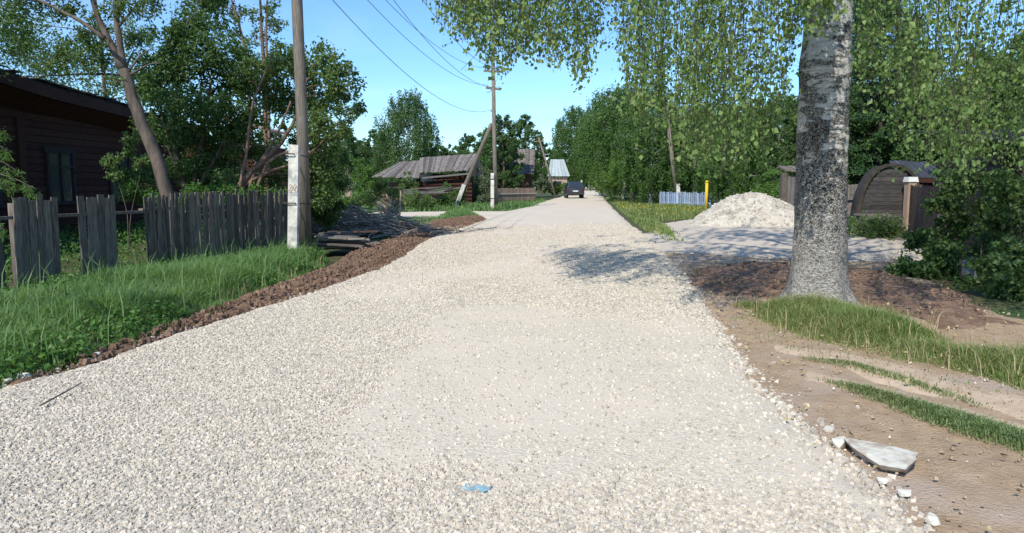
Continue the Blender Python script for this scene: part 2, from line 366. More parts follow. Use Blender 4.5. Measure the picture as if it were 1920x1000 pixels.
# ground: fine near, coarse far, one sheet to the horizon
a = np.sign(np.linspace(-1, 1, 301)) * np.abs(np.linspace(-1, 1, 301)) ** 2.6 * 900
b = -6 + np.linspace(0, 1, 330) ** 2.8 * 1300
X, Y = np.meshgrid(a, b); Z = gz(X, Y)
l, r = road_lr(Y); inroad = np.clip(np.minimum(X - l, r - X) / .5, 0, 1) * (Y < 225); Z = Z - .06 * inroad
single('ground', MB().grid(X, Y, Z), M['ground'], kind='structure', smooth=True)

# right: trodden dirt lane beside the road, paler ruts on it, driveway, soil
path_poly = gp([(1600, 1040), (1560, 900), (1400, 760), (1320, 640), (1270, 560), (1230, 500), (1200, 470), (1330, 455), (1480, 470), (1700, 480), (1800, 560), (1940, 600), (2200, 640), (2500, 720), (2500, 1040)])
sheet('dirt_path', path_poly, M['pathdirt'], .07, .03, .3, .035, 3, .2, .0)
sheet('sandy_rut', gp([(1440, 640), (1560, 655), (1720, 690), (1900, 735), (2200, 800), (2200, 860), (1900, 775), (1700, 727), (1560, 680), (1460, 655)]), M['rut'], .06, .012, .3, .02, 5, .15, .035)
sheet('worn_track', gp([(1520, 690), (1640, 715), (1800, 755), (1960, 800), (2200, 860), (2200, 900), (1920, 808), (1740, 760), (1600, 725), (1520, 705)]), M['rut'], .06, .012, .3, .02, 5, .12, .034)
sheet('driveway', gp([(1215, 440), (1250, 418), (1320, 408), (1500, 404), (1600, 425), (1690, 450), (1720, 480), (1640, 486), (1500, 484), (1330, 474), (1240, 470)]), M['drive'], .1, .035, .4, .05, 2.5, .35, .03)
soil_poly = gp([(1300, 505), (1400, 492), (1500, 492), (1640, 508), (1760, 540), (1860, 600), (1800, 610), (1640, 575), (1500, 556), (1380, 548), (1320, 535)])
sheet('bare_soil', soil_poly, M['soil'], .05, .03, .35, .09, 3.5, .3, .055)
sheet('side_road', gp([(1010, 398), (930, 409), (800, 408), (640, 410), (400, 412), (100, 414), (100, 402), (400, 401), (640, 399), (800, 397), (940, 396), (1010, 390)]), M['sidert'], .25, .05, .4, .03, 1, .25, .02)
# left: bank of turned soil along the gravel
bank_poly = gp([(20, 735), (70, 712), (160, 688), (270, 648), (400, 606), (500, 577), (600, 545), (700, 512), (752, 486), (768, 472), (800, 451), (868, 429), (915, 411), (880, 408), (800, 420), (765, 442), (710, 457), (655, 476), (620, 502), (560, 524), (480, 551), (400, 582), (270, 630), (150, 676), (60, 710)])
sheet('dirt_bank', bank_poly, M['soil'], .035, .07, .3, .26, 3.6, .2, .01, smooth=True)

# ------------------------------------------------------------------ loose stones
def stones(pts, z, size, flat=.7, sink=.25):
    n = len(pts); c = np.array([(-1, -1, -1), (1, -1, -1), (1, 1, -1), (-1, 1, -1), (-1, -1, 1), (1, -1, 1), (1, 1, 1), (-1, 1, 1)], float) * .5
    v = c[None] * (1 + .55 * (RNG.random((n, 8, 3)) - .5)); v[:, 4:, :2] *= (.55 + .4 * RNG.random((n, 1, 1)))
    s = np.asarray(size)[:, None, None] * (np.array([1, .8, flat])[None, None] * (.75 + .5 * RNG.random((n, 1, 3)))); v = v * s
    th = RNG.random(n) * 6.283; tl = (RNG.random(n) - .5) * .9
    y2 = v[:, :, 1] * np.cos(tl)[:, None] - v[:, :, 2] * np.sin(tl)[:, None]; z2 = v[:, :, 1] * np.sin(tl)[:, None] + v[:, :, 2] * np.cos(tl)[:, None]
    x3 = v[:, :, 0] * np.cos(th)[:, None] - y2 * np.sin(th)[:, None]; y3 = v[:, :, 0] * np.sin(th)[:, None] + y2 * np.cos(th)[:, None]
    V = np.stack([x3 + pts[:, 0:1], y3 + pts[:, 1:2], z2 + (np.asarray(z) + np.asarray(size) * flat * (.5 - sink))[:, None]], -1)
    f = np.array([(3, 2, 1, 0), (4, 5, 6, 7), (0, 1, 5, 4), (1, 2, 6, 5), (2, 3, 7, 6), (3, 0, 4, 7)])
    q = (np.arange(n)[:, None, None] * 8 + f[None]).reshape(-1, 4)
    return MB().add(V.reshape(-1, 3), q, tint=np.repeat(RNG.random(n), 6))
# gravel on the road: dense coarse stones, thinning where fines lie compacted
n = 620000
yy = 2.9 + (RNG.random(n) ** 1.5) * 27.5; l, r = road_lr(yy); xx = l - .15 + (r - l + .3) * RNG.random(n)
z, sd = roadz(xx, yy)
dustm = fbm(xx * .55 + 3, yy * .4, 3, 91) - .16 * np.exp(-((xx + .35 - yy * .06) / .9) ** 2) - .10 * np.exp(-((xx - 1.2 - yy * .08) / .6) ** 2)
keep = (sd > -.12) & (RNG.random(n) < np.clip((dustm - .31) / .12, .10, 1)) & (np.abs(xx / yy) < .95) & (RNG.random(n) < np.clip((30 - yy) / 22, 0, 1))
pts = np.stack([xx, yy], 1)[keep]; zz = z[keep]; sz = (.0065 + .0145 * RNG.random(len(pts)) ** 2) * (1 + .45 * np.exp(-np.maximum(sd[keep], 0) / .6)) * (1 + .25 * (yy[keep] > 9))
single('gravel', stones(pts, zz, sz), M['stone'], kind='stuff', label='pale crushed limestone gravel loose on the road')
# scattered stones at the edges, on dirt
n = 3800; yy = 3 + RNG.random(n) ** 1.2 * 20; l, r = road_lr(yy); side = RNG.random(n) < .3
xx = np.where(side, l - RNG.exponential(.06, n) + .05, r + RNG.exponential(.055, n) - .1)
single('edge_stones', stones(np.stack([xx, yy], 1), np.maximum(roadz(xx, yy)[0], gz(xx, yy) + np.where(side, .05, .03)), .013 + .03 * RNG.random(n) ** 3), M['stone'], kind='stuff', label='loose pale stones spilled over the road edge')
# soil clods on the bank and on the bare soil
pb = sample(bank_poly, 800); ps = sample(soil_poly, 150)
cz = gz(pb[:, 0], pb[:, 1]) + .12 * np.clip(sdist(bank_poly, pb[:, 0], pb[:, 1]) / .3, 0, 1) + .06
mb = stones(pb, cz, .007 + .06 * RNG.random(len(pb)) ** 6, .85, .3)
single('soil_clods', mb, M['soil'], kind='stuff', label='crumbly brown clods on the turned soil bank')
single('soil_crumbs', stones(ps, gz(ps[:, 0], ps[:, 1]) + .075, .012 + .06 * RNG.random(len(ps)) ** 5, .7, .35), M['soil'], kind='stuff', label='brown soil crumbs behind the birch')

def rock(name, loc, size, seed, label, mat='lime', rz=0, cat='stone', group=None, pts=None):
    rg = np.random.default_rng(seed); import bmesh
    bm = bmesh.new()
    if pts is None:
        for i in range(26):
            d = rg.normal(size=3); d /= np.linalg.norm(d); d = np.sign(d) * np.abs(d) ** .75; bm.verts.new(d * np.array(size) / 2 * (.8 + .3 * rg.random()))
    else:
        for p in pts: bm.verts.new(p)
    bmesh.ops.convex_hull(bm, input=bm.verts)
    for v in [v for v in bm.verts if not v.link_faces]: bm.verts.remove(v)
    bmesh.ops.triangulate(bm, faces=bm.faces)
    bmesh.ops.subdivide_edges(bm, edges=bm.edges, cuts=2, use_grid_fill=True)
    for v in bm.verts: v.co += Vector(rg.normal(size=3) * min(size) * .018)
    me = bpy.data.meshes.new(name); bm.to_mesh(me); bm.free(); me.materials.append(M[mat])
    at = me.attributes.new('tint', 'FLOAT', 'FACE'); at.data.foreach_set('value', np.full(len(me.polygons), .6, np.float32))
    o = bpy.data.objects.new(name, me); col.objects.link(o); o.location = loc; o.rotation_euler = (0, 0, rz)
    return tag(o, label, cat, group)
# flat limestone slab: footprint traced from the photograph, real thickness
tl, tr, br, bl_ = [np.array((*G(*p, .06), .0)) for p in ((1583, 824), (1722, 848), (1700, 884), (1640, 872))]
cc = (tl + tr + br) / 3
sp = []
for (px, py, zt) in ((1581, 822, .05), (1640, 829, .065), (1722, 848, .075), (1717, 862, .07), (1698, 880, .05), (1598, 838, .045), (1648, 872, .035)):
    q = np.array((*G(px, py, zt), zt)); sp.append(q - cc)
for (px, py) in ((1585, 828), (1640, 834), (1720, 858), (1698, 889), (1655, 884), (1605, 852)):
    q = np.array((*G(px, py, -.03), -.03)); sp.append(q - cc)
rock('stone_slab', tuple(cc), (.3, .2, .1), 3, 'long pale limestone slab lying on the dirt beside the gravel edge', pts=sp)
for i, (px, py, s, lab) in enumerate([(1556, 806, .07, 'small flat pale stone just above the tip of the slab'), (1574, 831, .10, 'blocky pale stone touching the pointed end of the slab'),
        (1655, 902, .05, 'small rounded stone between the slab and the gravel edge'), (1696, 925, .06, 'pale stone lying on bare dirt below the slab'), (1750, 975, .07, 'pinkish stone at the gravel edge nearest the bottom right corner'),
        (180, 672, .09, 'round white stone at the foot of the soil bank'), (46, 714, .10, 'grey white stone half in the grass at the left edge'), (14, 722, .07, 'dull grey stone in the weeds leftmost at the gravel edge')]):
    x, y = G(px, py); rock('loose_stone', (x, y, .0 if py > 800 else .03), (s * 1.2, s, s * .8), 20 + i, lab, rz=i)

# stick and plastic scrap
x0, y0 = G(76, 781); x1, y1 = G(154, 741)
mb = MB(); t = np.linspace(0, 1, 9); mb.tube(np.stack([x0 + (x1 - x0) * t, y0 + (y1 - y0) * t + .03 * np.sin(t * 3), .075 + .02 * t], 1), .007 - .003 * t, 6, wob=.4)
single('stick', mb, M['grey_wood'], 'thin grey dry stick lying on the gravel at lower left', 'stick', smooth=True)
mb = MB(); g = np.linspace(0, 1, 14); U, V = np.meshgrid(g, g[:9]); p0 = np.array(G(862, 945)); ex = np.array(G(912, 951)) - p0; ey = np.array(G(878, 930)) - p0
XX = p0[0] + ex[0] * U + ey[0] * V * 1.3; YY = p0[1] + ex[1] * U + ey[1] * V * 1.3
ZZ = .062 + .012 * fbm(U * 5, V * 5, 3, 2) * 2
mb.grid(XX + .02 * (fbm(U * 4, V * 9, 2, 4) - .5), YY + .04 * (fbm(U * 7, V * 4, 2, 9) - .5), ZZ, tint=.5); mb.grid(XX, YY, ZZ - .004, tint=.4)
single('plastic_scrap', mb, M['cloth'], 'crumpled scrap of pale blue plastic pressed into the gravel', 'litter')

# ------------------------------------------------------------------ leaves, grass
def unit(a): return a / (np.linalg.norm(a, axis=-1, keepdims=True) + 1e-9)
def leaves(c, size, droop=0.3, wide=.6, mb=None, fold=.18):
    """one small folded leaf face per centre"""
    c = np.asarray(c, float); n = len(c); mb = mb or MB()
    d = RNG.normal(size=(n, 3)); d[:, 2] = d[:, 2] * (1 - droop) - 2.2 * droop; d = unit(d)
    s = unit(np.cross(d, RNG.normal(size=(n, 3)))); nn = np.cross(d, s)
    L = (np.asarray(size) * (.65 + .7 * RNG.random(n)))[:, None]; W = L * wide * .5
    v = np.stack([c, c + d * L * .42 + s * W + nn * L * fold, c + d * L, c + d * L * .42 - s * W + nn * L * fold], 1)
    q = np.arange(n * 4).reshape(-1, 4)
    return mb.add(v.reshape(-1, 3), q, tint=RNG.random(n))
def blades(xy, h, wd=.008, lean=.35, z=None, mb=None):
    n = len(xy); mb = mb or MB(); th = RNG.random(n) * 6.283; H = np.asarray(h) * (.55 + .75 * RNG.random(n)); z = gz(xy[:, 0], xy[:, 1]) if z is None else z
    d = np.stack([np.cos(th), np.sin(th)], 1); s = np.stack([-d[:, 1], d[:, 0]], 1) * (wd * (.6 + .8 * RNG.random(n)))[:, None]
    ln = (lean * (.2 + RNG.random(n)))[:, None] * H[:, None]
    b0 = xy; m = xy + d * ln * .35; tp = xy + d * ln * 1.15
    def p(a, zz): return np.concatenate([a, zz[:, None]], 1)
    v = np.stack([p(b0 - s, z), p(b0 + s, z), p(m + s * .8, z + H * .6), p(m - s * .8, z + H * .6), p(tp, z + H * (1 - .25 * lean))], 1)
    k = np.arange(n)[:, None] * 5; tn = RNG.random(n)
    return mb.add(v.reshape(-1, 3), k + np.array([[0, 1, 2, 3]]), k + np.array([[3, 2, 4]]), tint=tn)

# left verge, tall and lush
fA_ = np.array(G(-70, 568)); fD_ = np.array(G(545, 468)) - fA_; fN_ = np.array([fD_[1], -fD_[0]]) / np.hypot(*fD_)
grass_l = gp([(-420, 900), (-60, 742), (60, 712), (150, 680), (270, 636), (400, 586), (480, 555), (540, 526), (610, 498), (600, 480), (540, 474), (400, 496), (275, 511), (157, 530), (30, 556), (-260, 620)])
q = sample(grass_l, 2800); mask = fbm(q[:, 0] * .9, q[:, 1] * .9, 3, 12)
q = q[RNG.random(len(q)) < np.clip((mask - .2) * 3, .3, 1)]; mk = fbm(q[:, 0] * 1.1, q[:, 1] * 1.1, 3, 12)
edge = np.clip(sdist(grass_l, q[:, 0], q[:, 1]) / .5, .35, 1)
single('grass', blades(q, (.20 + .40 * mk) * edge * np.clip(.35 + (((q[:, 0] - fA_[0]) * fN_[0] + (q[:, 1] - fA_[1]) * fN_[1])) / 1.6, .35, 1), .006, .65), M['grass'], kind='stuff', label='tall lush green grass along the picket fence')
q = sample(grass_l, 150); e = sdist(grass_l, q[:, 0], q[:, 1]); q = q[((e < .9) | (RNG.random(len(q)) < .15)) & (fbm(q[:, 0] * 1.5, q[:, 1] * 1.5, 3, 19) > .45)]
c = np.repeat(q, 9, 0) + RNG.normal(size=(len(q) * 9, 2)) * .05; hz_ = RNG.random(len(c)) * np.repeat(.12 + .2 * RNG.random(len(q)), 9)
single('weeds', leaves(np.column_stack([c, gz(c[:, 0], c[:, 1]) + hz_ + .03]), .055, .1, .75), M['weed'], kind='stuff', label='broad leaved weeds among the grass at the left verge')
# garden behind the fence, shaded undergrowth
gard = gp([(-300, 600), (30, 543), (157, 519), (275, 503), (540, 468), (560, 430), (300, 425), (-100, 440), (-500, 480)])
q = sample(gard, 11); c = np.repeat(q, 7, 0) + RNG.normal(size=(len(q) * 7, 2)) * .06
single('undergrowth', leaves(np.column_stack([c, gz(c[:, 0], c[:, 1]) + RNG.random(len(c)) * .4]), .08, .1, .6), M['weed'], kind='stuff', label='low undergrowth in the shaded garden behind the fence')
# right verge round the birch and strips between ruts
gr = gp([(1352, 566), (1390, 562), (1460, 572), (1600, 572), (1700, 596), (1760, 622), (1860, 655), (2100, 690), (2100, 790), (1900, 733), (1800, 706), (1700, 684), (1600, 660), (1500, 636), (1420, 606)])
q = sample(gr, 6500); e = sdist(gr, q[:, 0], q[:, 1]); hh = np.clip(e / .5, .2, 1) * (.07 + .32 * fbm(q[:, 0] * 1.4, q[:, 1] * 1.4, 3, 14)); keep = RNG.random(len(q)) < np.clip(e / .25, .2, 1)
single('verge_grass', blades(q[keep], hh[keep] * .95, .0038, .6), M['grass_yel'], kind='stuff', label='yellowish green grass round the foot of the big birch')
for nm, pl, dn, hh, lab in (('grass_strip', [(1525, 706), (1600, 718), (1740, 757), (1920, 806), (2200, 880), (2200, 960), (1930, 858), (1880, 838), (1740, 795), (1620, 748)], 11000, .085, 'green grass strip between the dirt and the near rut'),
                        ('thin_grass_strip', [(1490, 664), (1600, 676), (1720, 708), (1860, 758), (1870, 772), (1720, 728), (1600, 692), (1500, 672)], 7000, .05, 'thin low grass strip between the two pale ruts')):
    q = sample(gp(pl), dn); e = sdist(gp(pl), q[:, 0], q[:, 1]); keep = (RNG.random(len(q)) < np.clip(e / .12, .15, 1)) & (fbm(q[:, 0] * 3, q[:, 1] * 3, 3, 8) > .27)
    single(nm, blades(q[keep], hh * np.clip(e[keep] / .14, .35, 1), .0035, .8, z=gz(q[keep, 0], q[keep, 1]) + .045), M['grass_strip'], kind='stuff', label=lab)
def far_grass(nm, pl, dens, h, lab, mat='grass', wd=.016):
    q = sample(gp(pl), dens); e = sdist(gp(pl), q[:, 0], q[:, 1])
    return single(nm, blades(q, h * np.clip(e / .4, .4, 1) * (.6 + .9 * fbm(q[:, 0] * .8, q[:, 1] * .8, 3, 7)), wd, .5), M[mat], kind='stuff', label=lab)
far_grass('verge_grass', [(1130, 372), (1150, 382), (1165, 396), (1190, 416), (1215, 434), (1250, 453), (1285, 452), (1262, 428), (1230, 412), (1330, 408), (1335, 394), (1330, 378), (1200, 369)], 130, .26, 'bright grass between the road and the pale blue fence', 'grass_yel', .02)
far_grass('verge_grass', [(935, 395), (1005, 389), (1028, 376), (1000, 372), (900, 378), (640, 385), (560, 396), (640, 397), (850, 395)], 60, .3, 'grass along the far side of the side road', 'grass', .025)
far_grass('verge_grass', [(905, 411), (868, 424), (800, 440), (740, 447), (680, 440), (650, 425), (700, 412), (830, 409)], 200, .22, 'patchy grass on the corner between side road and soil bank', 'grass', .012)
far_grass('verge_grass', [(825, 404), (850, 398), (885, 397), (900, 406), (880, 413), (830, 412)], 700, .28, 'bright green grass tuft standing out over the side road', 'grass', .014)
q = sample(gp([(1150, 380), (1170, 394), (1220, 408), (1325, 405), (1325, 390), (1240, 384)]), 4)
single('dandelions', leaves(np.column_stack([np.repeat(q, 4, 0) + RNG.normal(size=(len(q) * 4, 2)) * .02, gz(np.repeat(q[:, 0], 4), np.repeat(q[:, 1], 4)) + .2]), .045, 0, 1), M['dandelion'], kind='stuff', label='yellow dandelion flowers in the grass by the yellow post')

# ------------------------------------------------------------------ trees
def curve(a, b, sag=0., n=6, wig=0.):
    a = np.array(a, float); b = np.array(b, float); t = np.linspace(0, 1, n)[:, None]; p = a + (b - a) * t
    p[:, 2] += (4 * t * (1 - t))[:, 0] * sag
    if wig: p[1:-1] += RNG.normal(size=(n - 2, 3)) * wig
    return p
def clump_leaves(cx, rad, n, style, size):
    """leaf centres of one clump"""
    if style == 'weep':
        k = max(3, n // 26); st = cx + RNG.normal(size=(k, 3)) * rad * np.array([.5, .5, .4]); m = n // k
        L = rad * (.6 + 1.6 * RNG.random(k)); t = RNG.random((k, m))
        c = st[:, None, :] + RNG.normal(size=(k, m, 3)) * size * .55; c[:, :, 2] -= t * L[:, None]
        return c.reshape(-1, 3)
    if style == 'spruce':
        k = max(3, n // 30); an = RNG.random(k) * 6.283; m = n // k; t = RNG.random((k, m)) ** .7
        d = np.stack([np.cos(an), np.sin(an), np.full(k, -.28)], 1) * rad * 1.1
        c = cx + d[:, None, :] * t[:, :, None] + RNG.normal(size=(k, m, 3)) * size * .5; return c.reshape(-1, 3)
    # 'broad': several small sprays inside the clump, leaving gaps
    k = max(4, n // 34); st = unit(RNG.normal(size=(k, 3))) * (rad * RNG.random((k, 1)) ** .45) * np.array([1, 1, .75]); m = n // k
    c = cx + st[:, None, :] + RNG.normal(size=(k, m, 3)) * rad * .15
    return c.reshape(-1, 3)
def tree(name, label, cat, base, trunks, clumps, leafn, leafsize, leaf, bark, style='broad', group=None, twigs=True, wide=.6, limb_r=.35, bare=0):
    """trunks: list of (path, r0, r1) in place; clumps: list of (centre, radius). thing > trunk, crown"""
    t = thing(name, base, label, cat, group); mb = MB(); lf = MB()
    tp = []; tr_ = []
    for path, r0, r1 in trunks:
        path = np.asarray(path, float); tt = np.linspace(0, 1, len(path)); k = max(8, len(path) * 3); ti = np.linspace(0, 1, k)
        pp = np.stack([np.interp(ti, tt, path[:, i]) for i in range(3)], 1)
        pp[1:-1] = (pp[:-2] + 2 * pp[1:-1] + pp[2:]) / 4; pp[1:-1] += RNG.normal(size=(k - 2, 3)) * r0 * .09
        rr = r0 + (r1 - r0) * ti; rr[0] *= 1.25; mb.tube(pp, rr, 10 if r0 > .1 else 6, wob=.1); tp.append(pp); tr_.append(rr)
    TP = np.concatenate(tp); TR = np.concatenate(tr_); tot = sum(r ** 2 for _, r in clumps)
    for c, r in clumps:
        c = np.array(c, float)
        if twigs:
            dz = np.linalg.norm((TP - c) * np.array([1, 1, .8]), axis=1) + np.where(TP[:, 2] > c[2] - .05, 1.5 * r, 0); i = int(np.argmin(dz)); a = TP[i]
            rl = min(TR[i] * .6, .012 + limb_r * r * .07)
            pa = curve(a, c, np.linalg.norm(c - a) * .08, 6, np.linalg.norm(c - a) * .02); mb.tube(pa, np.linspace(rl, rl * .3, 6), 5)
            for _ in range(4 + bare):
                e = c + unit(RNG.normal(size=3)) * r * (.9 + .2 * RNG.random()) * np.array([1, 1, .7]); s = pa[random.choice((3, 4, 5))]
                mb.tube(curve(s, e, .05 * r, 4, r * .06), np.linspace(rl * .4, rl * .1, 4), 4)
        k = int(leafn * r * r / tot)
        if k > 6: leaves(clump_leaves(c, r, k, style, leafsize), leafsize, .55 if style == 'weep' else .15, wide, lf)
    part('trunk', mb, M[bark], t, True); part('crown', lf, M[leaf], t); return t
def env(base, H, cr, cb, n, shape='round', rfrac=.27):
    """clumps filling a crown: base point, height, crown radius, crown base height"""
    out = []
    for i in range(n):
        t = (i + RNG.random()) / n
        if shape == 'round': prof = math.sqrt(max(.05, 1 - (2 * t - .85) ** 2 / 1.4))
        elif shape == 'birch': prof = (math.sin(math.pi * min(1, (t * .86 + .12))) ** .7)
        elif shape == 'cone': prof = 1.02 - t
        else: prof = 1
        an = i * 2.4 + RNG.random(); rr = cr * prof * (.35 + .6 * RNG.random() ** .6)
        out.append(((base[0] + math.cos(an) * rr, base[1] + math.sin(an) * rr, base[2] + cb + (H - cb) * (t * .93 + .02)), cr * rfrac * (.7 + .6 * RNG.random()) * (.65 + .5 * prof)))
    return out
def simple_tree(name, label, cat, x, y, H, cr, cb, n, leafn, ls, leaf, bark, shape='round', style='broad', tr=.16, group=None, lean=(0, 0), rfrac=.27, **k):
    z0 = -.1; tp = (x + lean[0], y + lean[1], H * .88)
    path = [(x, y, z0), (x + lean[0] * .3 + .1, y + lean[1] * .3, H * .3), (x + lean[0] * .7 - .08, y + lean[1] * .7, H * .6), tp]
    cl = env((x, y, 0), H, cr, cb, n, shape, rfrac)
    cl = [((c[0] + lean[0] * c[2] / H, c[1] + lean[1] * c[2] / H, c[2]), r) for c, r in cl]
    return tree(name, label, cat, (x, y, 0), [(path, tr, tr * .2)], cl, leafn, ls, leaf, bark, style, group, **k)
def place(src, px, Y, s=1.0, rz=0, label=None, sz=None, group=None):
    c = copy_tree(src); c.location = (P(px, 400, Y)[0], Y, 0); c.rotation_euler = (0, 0, rz); c.scale = (s, s, sz or s)
    if label: c['label'] = label
    if group: c['group'] = group
    return c

# ------------------------------------------------------------------ big birch, foreground right
BX, BY = G(1537, 572)
def birch_trunk():
    mb = MB(); hs = np.concatenate([np.linspace(-.15, .6, 16), np.linspace(.7, 6.2, 62)]); n = 72; an = np.arange(n) * 2 * math.pi / n
    H_, A_ = np.meshgrid(hs, an, indexing='ij')
    flare = .21 * np.exp(-np.maximum(H_, 0) / .17) * (.55 + .45 * np.cos(A_ * 5 + .8)) + .045 * np.exp(-np.maximum(H_, 0) / .8)
    r0 = .318 - .007 * H_ - .075 * np.clip((H_ - 3.25) / 1.6, 0, 1)
    rr = r0 + flare + .03 * (fbm(A_ * 1.9 + 3, H_ * 1.3, 3, 61) - .5) + .022 * (fbm(np.cos(A_) * 7 + 20, H_ * 5 + np.sin(A_) * 7, 4, 62) - .5)
    rr += .02 * np.exp(-((H_ - 3.05) / .16) ** 2) + .012 * np.exp(-((H_ - 2.2) / .1) ** 2)
    cx = BX - .03 + .012 * np.sin(H_ * 1.3) - .008 * H_ + .05 * np.clip((H_ - 3.25) / 1.6, 0, 1); cy = BY + .05 * np.sin(H_ * .8)
    n1 = len(hs); v = np.stack([cx + rr * np.cos(A_), cy + rr * np.sin(A_), H_], -1).reshape(-1, 3)
    i = np.arange(n1 - 1)[:, None] * n; j = np.arange(n)[None, :]; k = (j + 1) % n
    mb.add(v, np.stack([i + j, i + k, i + n + k, i + n + j], -1).reshape(-1, 4), tint=.5)
    return mb, (cx[-1, 0], cy[-1, 0])
birch = thing('birch_tree', (BX, BY, 0), 'huge old birch with rough black and white trunk standing right beside the road', 'tree')
tb, (tx, ty) = birch_trunk()
tb.tube([(tx + .05, ty, 5.9), (tx + .1, ty, 9), (tx + .4, ty + .2, 12.5), (tx + .2, ty, 16.5)], [.26, .22, .15, .04], 14)
part('trunk', tb, M['birch'], birch, True)
limbs = MB(); LM = []
def limb(a, b, sag, r):
    p = curve(a, b, sag, 9, .05); limbs.tube(p, np.linspace(r, r * .25, 9), 7); LM.append(p); return p
rg = np.random.default_rng(4)
ends = [(-.8, 9.6, 6.4), (-.9, 11.0, 6.8), (.3, 9.2, 5.6), (1.4, 10.4, 6.4), (2.0, 6.3, 5.3), (2.2, 11.5, 6.6), (5.6, 7.0, 5.3), (6.5, 9.5, 5.9), (7.4, 7.6, 5.4), (7.0, 12.6, 6.8), (4.4, 13.6, 7), (4.6, 6.4, 5.0),
        (0.2, 12.6, 8.5), (-.6, 10.6, 9.6), (1.8, 14, 10), (6.6, 12, 10), (7.4, 9, 9.2), (4, 5.6, 8.2), (1.2, 7.2, 9.4), (3.2, 13.2, 12.6), (1.4, 10, 13), (.6, 12.4, 12), (1.6, 12.8, 12.6), (-.2, 11.8, 11.4), (2.4, 13.4, 9.6), (2.6, 11.8, 12.2), (3.6, 12.2, 11.4), (1.8, 11.2, 12.9), (5.8, 8.8, 13), (3.4, 7.2, 12.4), (4, 10.4, 15.8)]  # some high limbs out of view are added to throw shade on the heap
for e in ends:
    z0 = max(4.3, e[2] * .72); limb((tx, ty, z0), e, .5, .05 + .03 * rg.random())
part('limbs', limbs, M['bark_dark'], birch, True)
# hanging twigs: lower ends follow the silhouette seen in the photograph, spread in depth
tw = MB(); lf = MB()
prof = [(800, 5, .5), (830, 70, .8), (880, 85, 1), (905, 110, .9), (930, 165, 1), (960, 125, 1), (1000, 110, 1), (1035, 135, .9), (1060, 125, .6), (1085, 172, .8), (1110, 140, .6), (1126, 60, .25), (1150, 30, .12), (1165, 170, .8),
        (1190, 260, 1.1), (1230, 305, 1.25), (1290, 330, 1.2), (1340, 345, 1.2), (1400, 350, 1.2), (1440, 335, 1.1), (1472, 250, .7), (1490, 80, 1.25), (1550, 84, 1.25), (1565, 40, .4), (1590, 180, .8), (1640, 210, .9), (1690, 290, 1.1), (1740, 330, 1.2), (1800, 400, 1.2), (1850, 420, 1.2), (1920, 330, 1.2), (2100, 400, 1.0)]
px_ = np.array([p[0] for p in prof]); py_ = np.array([p[1] for p in prof]); dn = np.array([p[2] for p in prof])
cs = []; zz_ = []
def blocks(b):     # twigs standing between the sun and the trunk's pale upper part: most are left out so sunlight reaches it
    dx, dy = b[0] - BX, b[1] - BY; sx_, sy_ = math.sin(SUN_AZ), math.cos(SUN_AZ)
    return dx * sx_ + dy * sy_ < .3 and abs(dx * sy_ - dy * sx_) < .75
for i in range(1300):
    x = rg.uniform(800, 2060)
    if rg.random() > np.interp(x, px_, dn) / 1.25 * (.25 + 1.2 * float(vnoise(np.array([x / 26.]), np.array([i % 4 * 7.]), 5)[0])) * (.85 if x > 1160 else 1): continue
    bot = np.interp(x, px_, py_) - abs(rg.normal()) * (22 if x < 1160 else 75) - rg.random() * 12
    if 1480 < x < 1570: Y = rg.uniform(7.2, 8.8)
    elif x < 1160: Y = rg.uniform(8.2, 12.0)
    else: Y = rg.uniform(7.0, 13.5)
    b = np.array(P(x, max(bot, -260), Y)); ln = rg.uniform(1.0, 2.6) if x < 1160 else rg.uniform(1.4, 3.2)
    if b[2] < 1.45: continue
    sw = rg.normal(size=2) * .12; top = b + np.array([sw[0], sw[1], ln])
    if np.hypot(b[0] - BX, b[1] - BY) < .5: continue
    if blocks(b) and not (1470 < x < 1575) and rg.random() < .8: continue
    pth = np.array([top, (top + b) / 2 + np.array([rg.normal() * .05, rg.normal() * .05, 0]), b]); tt = np.linspace(0, 1, 3); ti = np.linspace(0, 1, 7)
    pth = np.stack([np.interp(ti, tt, pth[:, j]) for j in range(3)], 1); pth[1:-1] += rg.normal(size=(5, 3)) * .015
    tw.tube(pth, np.linspace(.0042, .0018, 7), 4)
    m = int(ln * rg.uniform(16, 44)); t = np.sort(rg.random(m)); t = (np.floor(t * ln * 7) + rg.random(m) * .8) / (ln * 7); c = np.stack([np.interp(t, ti, pth[:, j]) for j in range(3)], 1) + rg.normal(size=(m, 3)) * .065; cs.append(c)
    for _ in range(rg.integers(0, 3)):    # side spur
        s = pth[rg.integers(1, 5)]; e = s + np.array([rg.normal() * .3, rg.normal() * .3, -rg.uniform(.2, .6)]); tw.tube(curve(s, e, .06, 4), .002, 4)
        c = s + (e - s) * rg.random((14, 1)) + rg.normal(size=(14, 3)) * .035; cs.append(c)
c = np.concatenate(cs); leaves(c, .054 * (.6 + .7 * RNG.random(len(c))), .62, .78, lf, .12)
# the rest of the crown above, which shades the road and the heap
cr = []
for e in ends:
    for k in range(7):
        f = .45 + .6 * rg.random(); q = np.array((tx, ty, max(4.3, e[2] * .72))) * (1 - f) + np.array(e) * f + rg.normal(size=3) * np.array([.55, .55, .35])
        if q[2] < 5.2 or (blocks(q) and q[2] < 8.5 and rg.random() < .85): continue
        cr.append(clump_leaves(q + np.array([0, 0, .5]), .5, 92, 'weep', .07))
leaves(np.concatenate(cr), .085, .5, .75, lf, .12)
part('hanging_twigs', tw, M['bark_dark'], birch); part('crown', lf, M['birch_leaf'], birch)
